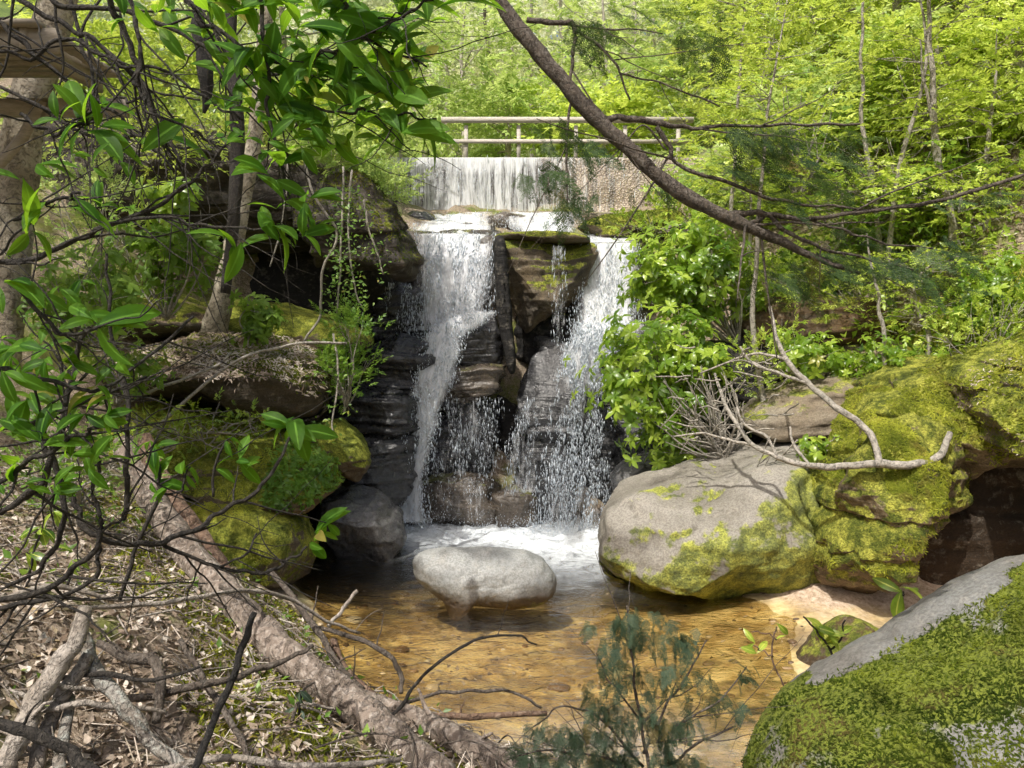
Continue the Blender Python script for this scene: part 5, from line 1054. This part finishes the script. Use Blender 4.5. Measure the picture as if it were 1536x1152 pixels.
shrub('ferny bright shrub between the straight sapling and the slab', (1350,580), [(1290,515),(1400,505),(1420,545),(1320,560)], 10.8, .3, 150, R_, .12, 'lf_rhodo2', 13, clumps=10, spread=.16)
shrub('dense green shrub above the warm brown slab', (1250,470), [(1140,385),(1300,390),(1390,430),(1350,465),(1160,460)], 13.0, .5, 520, R_, .16, 'lf_shrub', 14, clumps=24, spread=.25)
shrub('bright shrub at the right edge before the steep slab', (1500,480), [(1430,420),(1540,400),(1560,470),(1450,480)], 10.4, .4, 220, R_, .12, 'lf_rhodo2', 15, clumps=12, spread=.2)
shrub('leafy shrub beside the dam end', (985,345), [(940,330),(1060,325),(1080,350),(960,360)], 14.5, .3, 220, SPRAYS, .22, 'lf_rhodo2', 16, clumps=10, spread=.16)
shrub('small green shrub under the crooked branch', (1235,700), [(1205,665),(1260,655),(1265,690),(1215,692)], 9.6, .2, 50, R_, .11, 'lf_rhodo2', 17, clumps=6, spread=.09)
shrub('leafy shrub rooted along the top of the dark left cliff', (220,235), [(80,160),(240,165),(330,200),(300,240),(120,225)], 11.6, .5, 360, SPRAYS, .24, 'lf_yel', 18, clumps=20, spread=.22)
shrub('sprawling green growth on the face of the dark left cliff', (160,420), [(60,250),(150,240),(240,300),(170,400),(70,390)], 10.6, .4, 260, SPRAYS, .20, 'lf_mid', 19, clumps=18, spread=.2)
shrub('pale leafed growth under the left cliff beside the thick trunk', (110,520), [(60,430),(180,420),(240,480),(160,520),(60,510)], 9.4, .4, 240, SPRAYS, .16, 'lf_shrub', 20, clumps=16, spread=.18)
shrub('green shrub hanging beside the hemlock limb tip', (1300,470), [(1130,400),(1260,380),(1330,420),(1260,470),(1150,460)], 11.8, .4, 260, SPRAYS_N, .2, 'lf_yel', 21, clumps=16, spread=.2)
shrub('light green leafy growth between the litter slab and the long mossy slab', (330,650), [(270,600),(400,625),(420,660),(330,665),(270,640)], 9.4, .25, 150, SPRAYS, .13, 'lf_rhodo2', 22, clumps=12, spread=.12)
shrub('grassy green growth at the top of the bank behind the long log', (120,760), [(40,640),(150,640),(190,700),(150,760),(50,750)], 6.4, .4, 260, SPRAYS, .13, 'lf_ivy', 23, clumps=18, spread=.16)
shrub('fresh green leaves spilling over the slab left of the red snag', (215,690), [(170,610),(260,610),(280,650),(200,670)], 8.6, .25, 120, SPRAYS, .12, 'lf_rhodo2', 24, clumps=10, spread=.12)
shrub('dense yellow green growth hanging above the pale flat slab', (1180,560), [(1080,500),(1200,490),(1230,560),(1120,585)], 11.2, .3, 260, SPRAYS, .15, 'lf_yel', 25, clumps=16, spread=.16)
shrub('bright small leaved growth on the slope over the mossy bank top', (1470,560), [(1400,480),(1536,440),(1560,530),(1430,555)], 9.8, .4, 300, SPRAYS, .14, 'lf_yel', 26, clumps=18, spread=.18)
# ================================================================ moss, litter and small growth lying on the rocks and the bank
BL = np.array([(0,-.10,0),(0,.10,0),(.55,.11,.18),(.55,-.11,.18),(1,0,.10)],float); BLQ = np.array([(0,1,2,3)]); BLT = np.array([(3,2,4)])
def tufts(key, n, size, mat, wf, name='moss', lift=.35, seed=0, tmpl=None, jit=.6):
    V, Ft, o = ROCKS[key]; np.random.seed(seed+3); P, N = sample_faces(V, Ft, n, wf); g = Geo()
    D = np.random.randn(n,3); D -= (D*N).sum(1)[:,None]*N; D /= np.linalg.norm(D,axis=1)[:,None]; D = D*1.0+N*lift+np.array([0,0,-.15]); c = fbm(P*3, 3, 9)*.5+.5
    c = np.clip(c*1.3-.1+.35*vnoise(P*1.1,77),0,1); rn = np.clip(.65*c+.35*np.random.rand(n), 0, 1)
    if tmpl is None: stamp(g, BL, BLQ, BLT, P-N*.004, D, N+np.random.randn(n,3)*jit*.4, size*np.random.uniform(.5,1.3,n), rnd=rn)
    else: stamp(g, tmpl[0], tmpl[1], None, P, D, N+np.random.randn(n,3)*jit, size*np.random.uniform(.5,1.3,n), rnd=rn)
    return g.build(name, M[mat], o)
vis = lambda N: np.clip(.35-N[:,1],0,1)
tufts('frontM', 60000, .034, 'moss', lambda c,N: (frontbare(c)<.3+.3*np.random.rand(len(c)))*vis(N)*(N[:,2]>-.5), seed=1, lift=.5)
tufts('mossJ', 11000, .045, 'moss_bright', lambda c,N: vis(N)*(vnoise(c*2.3,4)>.0)*np.clip(.35+N[:,2],0,1), seed=2)
tufts('mossJ2', 9000, .05, 'moss_bright', lambda c,N: vis(N)*(vnoise(c*2.1,4)>-.05)*np.clip(.35+N[:,2],0,1), seed=52)
tufts('topK', 9000, .06, 'moss_bright', lambda c,N: vis(N)*(vnoise(c*2,4)>-.3), seed=3)
tufts('boulderF', 7000, .035, 'moss_bright', lambda c,N: vis(N)*np.clip(N[:,2]+.5,0,1)*(vnoise(c*3,4)>0), seed=4)
tufts('slabE', 9000, .05, 'moss_bright', lambda c,N: vis(N)*np.clip(N[:,2],0,1), seed=5)
tufts('slabE', 1500, .09, 'lf_ivy', lambda c,N: vis(N)*(c[:,0] > at(425,0,10.4)[0])*np.clip(N[:,2]+.4,0,1), name='leafy_patch', seed=6, tmpl=(LEAF_T,LEAF_F), lift=.6)
tufts('slabD', 7000, .075, 'litter', lambda c,N: vis(N)*np.clip(N[:,2]+.2,0,1), name='leaf_litter', seed=7, lift=.3)
tufts('slabD', 2600, .06, 'moss', lambda c,N: vis(N)*np.clip(N[:,2]+.3,0,1)*(vnoise(c*2,8)>.1), seed=8)
tufts('topK', 3000, .045, 'litter', lambda c,N: vis(N)*(vnoise(c*1.6,14)>-.1), name='leaf_litter', seed=23, lift=.1)
tufts('slabL3', 6000, .06, 'moss_bright', lambda c,N: vis(N), seed=9)
tufts('noseL', 2500, .06, 'moss', lambda c,N: vis(N)*np.clip(N[:,2],0,1), seed=10)
tufts('ru', 2500, .06, 'moss', lambda c,N: vis(N)*np.clip(N[:,2],0,1), seed=11)
def bank(n, x0, x1, y0, y1, zmin=.06, seed=0, dens=None):
    rs = np.random.RandomState(seed); x = rs.uniform(x0,x1,n); y = rs.uniform(y0,y1,n); z = ground_z(x,y); k = z > zmin
    if dens is not None: k &= rs.rand(n) < dens(x,y,z)
    x,y,z = x[k],y[k],z[k]; e = .05; nx_ = (ground_z(x-e,y)-ground_z(x+e,y)); ny_ = (ground_z(x,y-e)-ground_z(x,y+e)); N = np.stack([nx_,ny_,np.full(len(x),2*e)],1); N /= np.linalg.norm(N,axis=1)[:,None]
    return np.stack([x,y,z],1), N, rs
def scatter(name, label, n, x0,x1,y0,y1, T, Fq, size, mat, lift=.2, seed=0, Ft=None, dens=None, cat='litter', upl=0.0, zmin=.06):
    P, N, rs = bank(n,x0,x1,y0,y1,zmin,seed,dens); m = len(P); D = rs.randn(m,3); D -= (D*N).sum(1)[:,None]*N; D /= np.linalg.norm(D,axis=1)[:,None]+1e-6; D = D+N*(lift+rs.uniform(-.1,.3,m))[:,None]
    P = P+N*(upl*rs.rand(m))[:,None]; g = Geo(); stamp(g, T, Fq, Ft, P, D, N+.5*rs.randn(m,3), size*rs.uniform(.5,1.4,m), rnd=rs.rand(m)); o = g.build(name, M[mat]); return tag(o, label, cat, kind='stuff')
NEED = np.array([(0,-.02,0),(0,.02,0),(1,.015,.03),(1,-.015,.03)],float); NQ = np.array([(0,1,2,3)])
scatter('leaf_litter', 'brown dead leaves covering the near left bank', 30000, -5.5,.6,2.2,8.6, LEAF_T, LEAF_F, .06, 'litter', seed=1, upl=.03)
scatter('needle_litter', 'pale dead needles and stalks strewn over the near left bank', 7000, -5.0,.8,2.2,8.0, NEED, NQ, .13, 'litter', seed=2, upl=.05, cat='litter')
scatter('bank_moss', 'patches of bright moss on the near left bank', 90000, -4.5,.8,2.2,8.4, BL, BLQ, .05, 'moss_bright', Ft=BLT, seed=3, dens=lambda x,y,z: vnoise(np.stack([x*1.1,y*1.1,0*x],1),21)+.9*1.3*np.exp(-((x+1.45)/.38)**2-((y-4.5)/1.1)**2)>.1, cat='moss', lift=.6)
scatter('ground_plants', 'little green leaves sprouting over the left bank', 2600, -5.5,0,2.4,9.5, LEAF_T, LEAF_F, .07, 'lf_ivy', seed=4, dens=lambda x,y,z: vnoise(np.stack([x*1.6,y*1.6,0*x],1),31)>.1, cat='plants', lift=.8, upl=.12)
scatter('right_leaf_litter', 'dead leaves lying over the steep right bank', 9000, 2.6,9,7,15, LEAF_T, LEAF_F, .09, 'litter', seed=5, dens=lambda x,y,z: (y>9.6)|(x<3.4), zmin=.15)
scatter('right_ground_plants', 'green undergrowth leaves covering the steep right bank', 26000, 3.2,11,7.5,19, LEAF_T, LEAF_F, .12, 'lf_rhodo2', seed=6, dens=lambda x,y,z: (vnoise(np.stack([x*.9,y*.9,0*x],1),31)>-.25)*(z>1.2), cat='undergrowth', lift=.9, upl=.5, zmin=.3)
scatter('left_ground_plants', 'green undergrowth on the slope above the left cliff', 9000, -10,-2.5,11,19, LEAF_T, LEAF_F, .12, 'lf_mid', seed=7, dens=lambda x,y,z: z>5.6, cat='undergrowth', lift=.9, upl=.5)
def twigs(name, label, n, x0,x1,y0,y1, mats, seed, L0=.15, L1=.6):
    P, N, rs = bank(n,x0,x1,y0,y1,.05,seed); g = Geo()
    for i in range(len(P)):
        a = rs.uniform(0,6.28); L = rs.uniform(L0,L1)*(1+.5*(rs.rand()<.1)); d = np.array([math.cos(a), math.sin(a), 0]); d -= (d@N[i])*N[i]; d[2] += rs.uniform(-.05,.3)
        p = P[i]+N[i]*rs.uniform(.0,.07); r = rs.uniform(.002,.006)*(1+L); q, r_ = smooth_path([p-d*L/2, p+rs.randn(3)*.05*L+N[i]*.03, p+d*L/2],[r,r,r*.5],3,.01,i); tube(g, q, r_, 4, cap=False)
    return tag(g.build(name, M[mats]), label, 'twigs', kind='stuff')
twigs('twig_litter', 'bleached thin twigs tangled over the near left bank', 620, -4.8,.7,2.2,7.6, 'bk_stick', 5)
twigs('dark_twig_litter', 'dark thin twigs lying over the near left bank', 450, -4.8,.7,2.2,7.6, 'bk_hem', 6)
scatter('sunken_leaves', 'dead leaves lying on the bed of the pool', 900, -3,3.2,5.8,11, LEAF_T, LEAF_F, .07, 'litter', seed=44, zmin=-.45, dens=lambda x,y,z: z<0, lift=.05)
# ================================================================ trees and the far wood
def tree(label, base, H, r, z0, ns, scale, leaf, bark, seed=0, lean=(0,0), tr=.12, tm=SPRAYS, group=None, flat=.55, nl=16, name='tree', cat='tree', cop=False, clumpy=.5, sq=1.0):
    rs = np.random.RandomState(seed); root = empty(name, base, label, cat, group); g = Geo(); b = np.asarray(base,float)
    top = b+np.array([lean[0],lean[1],H]); m1 = b+(top-b)*.35+rs.randn(3)*.04*H*np.array([1,1,0]); m2 = b+(top-b)*.7+rs.randn(3)*.03*H*np.array([1,1,0])
    P, R = smooth_path([b-np.array([0,0,.3]), m1, m2, top], [tr,tr*.75,tr*.45,tr*.12], 8, .03, seed); tube(g, P, R, 9, .12, seed)
    ends = []
    for i in range(nl):
        t = rs.uniform(z0, .97); k = int(t*(len(P)-1)); p = P[k]; a = rs.uniform(0,6.28); prof = math.sqrt(max(.08, 1-((t-(z0+1)/2)/((1-z0)/2*1.12))**2)); L = r*prof*rs.uniform(.65,1.1)
        e = p+np.array([math.cos(a)*L, math.sin(a)*L, L*rs.uniform(-.05,.5)]); mid = (p+e)/2+rs.randn(3)*.08*L+np.array([0,0,.06*L]); rr = max(.008,R[k]*.4)
        q, r_ = smooth_path([p,mid,e],[rr,rr*.6,rr*.2],5,.03,seed+i); tube(g,q,r_,5)
        for s in (.4,.6,.8,1.0): ends.append((q[int(s*(len(q)-1))], .22+.2*s, L))
        for _ in range(3):
            j = rs.randint(2,len(q)-1); e2 = q[j]+rs.randn(3)*L*.32*np.array([1,1,.5]); q2, r2 = smooth_path([q[j],(q[j]+e2)/2+rs.randn(3)*.03,e2],[r_[j]*.6,r_[j]*.4,.004],3,.0,0); tube(g,q2,r2,4); ends.append((e2,.3,L))
    g.build('trunk', M[bark], root, smooth=True)
    E = np.array([e[0] for e in ends]); w_ = np.array([e[1]*e[2] for e in ends]); k = rs.choice(len(E), ns, p=w_/w_.sum()); sg = np.array([e[2] for e in ends])[k]*.2+.12
    Pp = E[k]+rs.randn(ns,3)*sg[:,None]*np.array([1,1,flat]); out = Pp-np.array([b[0]+lean[0]*.6,b[1]+lean[1]*.6,b[2]+H*.6]); out[:,2] *= .15; out /= np.linalg.norm(out,axis=1)[:,None]+1e-6
    D = out+rs.randn(ns,3)*.6*np.array([1,1,.45]); N = np.array([0,0,1.])+rs.randn(ns,3)*.35; q_ = rs.randint(0,len(tm),ns); gl = Geo(); cr = rs.rand(len(E)); rn = np.clip(.4*rs.rand(ns)+.6*cr[k],0,.94)
    for q in range(len(tm)):
        m = q_ == q
        if m.any(): stamp(gl, tm[q][0], tm[q][1], None, Pp[m], D[m], N[m], scale*rs.uniform(.6,1.25,m.sum()), rnd=rn[m])
    gl.build('crown', M[leaf], root); return root
def treepx(label, px, py, Y, hpx, rpx, ns, scale, leaf, bark='bk_pale', seed=0, z0=.3, basez=None, **kw):
    """crown centred on (px,py) at distance Y, crown half height/width in photo px"""
    c = at(px,py,Y); z = gz(c[0], Y) if basez is None else basez; ch = hpx*pxm(Y); H = max(c[2]+ch-z, ch*1.6); z0 = max(.12, (c[2]-ch-z)/H)
    return tree(label, (c[0],Y,z), H, rpx*pxm(Y), z0, ns, scale, leaf, bark, seed, **kw)
# right hillside
RTREES = [(1165,120,17.5,150,115,'lf_yel','slender yellow green tree standing nearest the footbridge'),(1200,90,19,170,130,'lf_yel','yellow green tree second from the footbridge on the right slope'),
 (1330,110,17,170,140,'lf_yel','broad bright tree in the upper middle of the right slope'),(1460,130,15.5,180,140,'lf_yel','bright broadleaf tree high at the right edge'),
 (1250,250,15.5,90,120,'lf_mid','low spreading green tree behind the hemlock sprays'),(1400,280,14,110,120,'lf_yel','small bright tree beside the longest thin trunk'),
 (1510,300,12.5,110,90,'lf_yel','small bright tree at the right edge under the tallest one'),(1120,290,15.5,60,90,'lf_mid','small green tree just above the mossy dam end'),
 (1070,200,25,130,110,'lf_mid','tree right behind the railing end'),(1150,200,23,170,140,'lf_mid','taller green tree behind the yellow ones'),
 (1290,-20,22,150,180,'lf_yel','tall crown touching the top edge on the right slope'),(1480,-20,18,130,170,'lf_yel','tall crown in the top right corner'),(1330,380,12.8,60,90,'lf_shrub','low dark green tree above the warm slab'),
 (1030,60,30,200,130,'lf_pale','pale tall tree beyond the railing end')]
for i,(px,py,Y,h,r,lf,lab) in enumerate(RTREES): treepx(lab, px, py, Y, h, r, 900 if i < 12 else 420, .40 if Y < 20 else .5, lf, seed=100+i, nl=20, flat=.45, group='trees on the right slope')
NEARR = [(1250,330,12.3,70,110,420,'low spreading small leafed tree between the hemlock limb and the warm slab'),(1130,260,12.8,80,80,360,'small leafed tree standing over the bright rhododendron'),(1390,440,10.9,60,90,300,'small leafed bush tree just above the mossy rock face'),(1180,130,11,140,110,420,'airy small leafed tree hanging over the hemlock limb'),(1340,60,11.8,150,130,420,'airy tree with small leaves near the top right'),(1490,180,11.6,130,90,380,'airy tree with small leaves leaning in at the right edge'),(1440,330,11.6,70,100,300,'low airy tree with small leaves at the right above the steep slab'),(1120,10,13,90,90,300,'airy crown touching the top right of the slanting limb')]
for i,(px,py,Y,h,r,n_,lab) in enumerate(NEARR): treepx(lab, px, py, Y, h, r, n_, .24, 'lf_yel', seed=120+i, nl=22, flat=.4, tr=.05, group='airy trees on the right slope')
# left slope above the cliff
LTREES = [(130,110,15,70,90,'lf_yel','low bright shrubby tree behind the platform'),(250,160,17,70,110,'lf_yel','small yellow green tree on top of the left cliff'),(420,60,18,150,110,'lf_mid','green tree behind the mottled leaning trunk'),
 (520,150,17,90,70,'lf_mid','green tree at the left end of the dam'),(600,150,24,130,90,'lf_mid','green tree behind the left end of the dam'),(300,20,24,160,120,'lf_mid','tall tree at the top of the left slope'),(450,220,15.5,45,90,'lf_yel','low bright tree on the cliff edge')]
for i,(px,py,Y,h,r,lf,lab) in enumerate(LTREES): treepx(lab, px, py, Y, h, r, 520, .42, lf, seed=140+i, nl=16, flat=.5, group='trees on the left slope')
# beyond the dam
BT = [(700,120,30,130,120,'lf_mid','leafy tree just behind the middle of the railing'),(800,60,34,190,130,'lf_pale','pale tree behind the middle of the dam'),(900,110,29,140,120,'lf_mid','leafy tree behind the right half of the railing'),(960,30,36,200,130,'lf_pale','tall pale tree right of centre beyond the dam'),(640,30,38,200,140,'lf_pale','tall pale tree left of centre beyond the dam'),(760,190,26,40,90,'lf_mid','low bush behind the railing left of centre'),(900,200,25.5,34,100,'lf_yel','low yellow bush behind the railing right of centre')]
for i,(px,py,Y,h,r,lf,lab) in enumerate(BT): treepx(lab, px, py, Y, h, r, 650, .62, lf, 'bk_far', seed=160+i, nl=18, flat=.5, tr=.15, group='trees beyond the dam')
# thin far trunks
for i,(px,y0,y1,Y,r) in enumerate([(730,190,20,33,3.5),(668,200,60,31,3),(765,170,30,38,3),(955,170,40,32,3.5),(845,160,20,35,3),(1140,220,60,27,3),(985,200,40,34,2.6)]):
    t = empty('bare_tree', at(px,y0,Y), ['thin bare trunk behind the left part of the railing','thinnest bare trunk left of the railing','slim bare trunk in the far wood left of the limb','bare trunk right of the slanting limb','slim bare trunk behind the slanting limb','pale bare trunk on the right slope','faint bare trunk at the railing end'][i], 'tree')
    stick('trunk', [(px,y0+15,Y,r),(px+3,(y0+y1)/2,Y,r*.9),(px-4,y1,Y,r*.7),(px-2,y1-90,Y,r*.5)], 'bk_far' if i else 'bk_hem', '', '', wig=.08, seed=200+i, side=9, parent=t)
# far wood covering the hills
def far_wood():
    rs = np.random.RandomState(11); g = Geo(); n = 270
    for i in range(n):
        Y = rs.uniform(34, 95); x = rs.uniform(-.85,.85)*Y; z = gz(x,Y); R = rs.uniform(2.2,4.5); hz = rs.uniform(3,11); m = int(420*min(1.4,45/Y+.3)); u = unit_rs(rs,m); rad = rs.rand(m)**.4
        P = np.array([x,Y,z+hz])+u*rad[:,None]*np.array([R,R,R*1.15]); P += .5*np.stack([vnoise(P*.6,1),vnoise(P*.6,2),vnoise(P*.6,3)],1)
        D = u+rs.randn(m,3)*.6; N = np.array([0,0,1.])+rs.randn(m,3)*.5; stamp(g, LEAF_T, LEAF_F, None, P, D, N, .55*rs.uniform(.6,1.4,m)*(Y/55)**.6, rnd=np.clip(rs.rand()*.5+.5*rs.rand(m),0,1))
    return g
def unit_rs(rs,n): v = rs.randn(n,3); return v/np.linalg.norm(v,axis=1)[:,None]
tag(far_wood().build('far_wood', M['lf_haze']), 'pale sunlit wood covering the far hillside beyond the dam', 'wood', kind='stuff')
# unseen canopy added for dappled shade, on the left bank and behind the viewpoint
CAN = [((-9.5,3,8),15,4.2,900,'unseen tree added for dappled shade, on the left bank with its crown over the pool'),((-10.5,8,8.5),14,4.0,900,'unseen tree added for dappled shade, on the left bank further up the creek'),((-2.0,-5.5,7.5),14,3.6,500,'unseen tree added for dappled shade, behind the viewpoint'),((-12,13,9),15,4,700,'unseen tree added for dappled shade, above the left cliff')]
for i,((x,y,z_),H,r,ns,lab) in enumerate(CAN):
    zb_ = gz(x,y); t = tree(lab, (x,y,zb_), H-(zb_-2)*.6, r, .42, int(ns*(.17 if i == 0 else .11)), .75, 'lf_mid', 'bk_trunk', seed=300+i, lean=(2.5,.6), tr=.2, nl=18, flat=.35, group='unseen trees added to shade the pool')
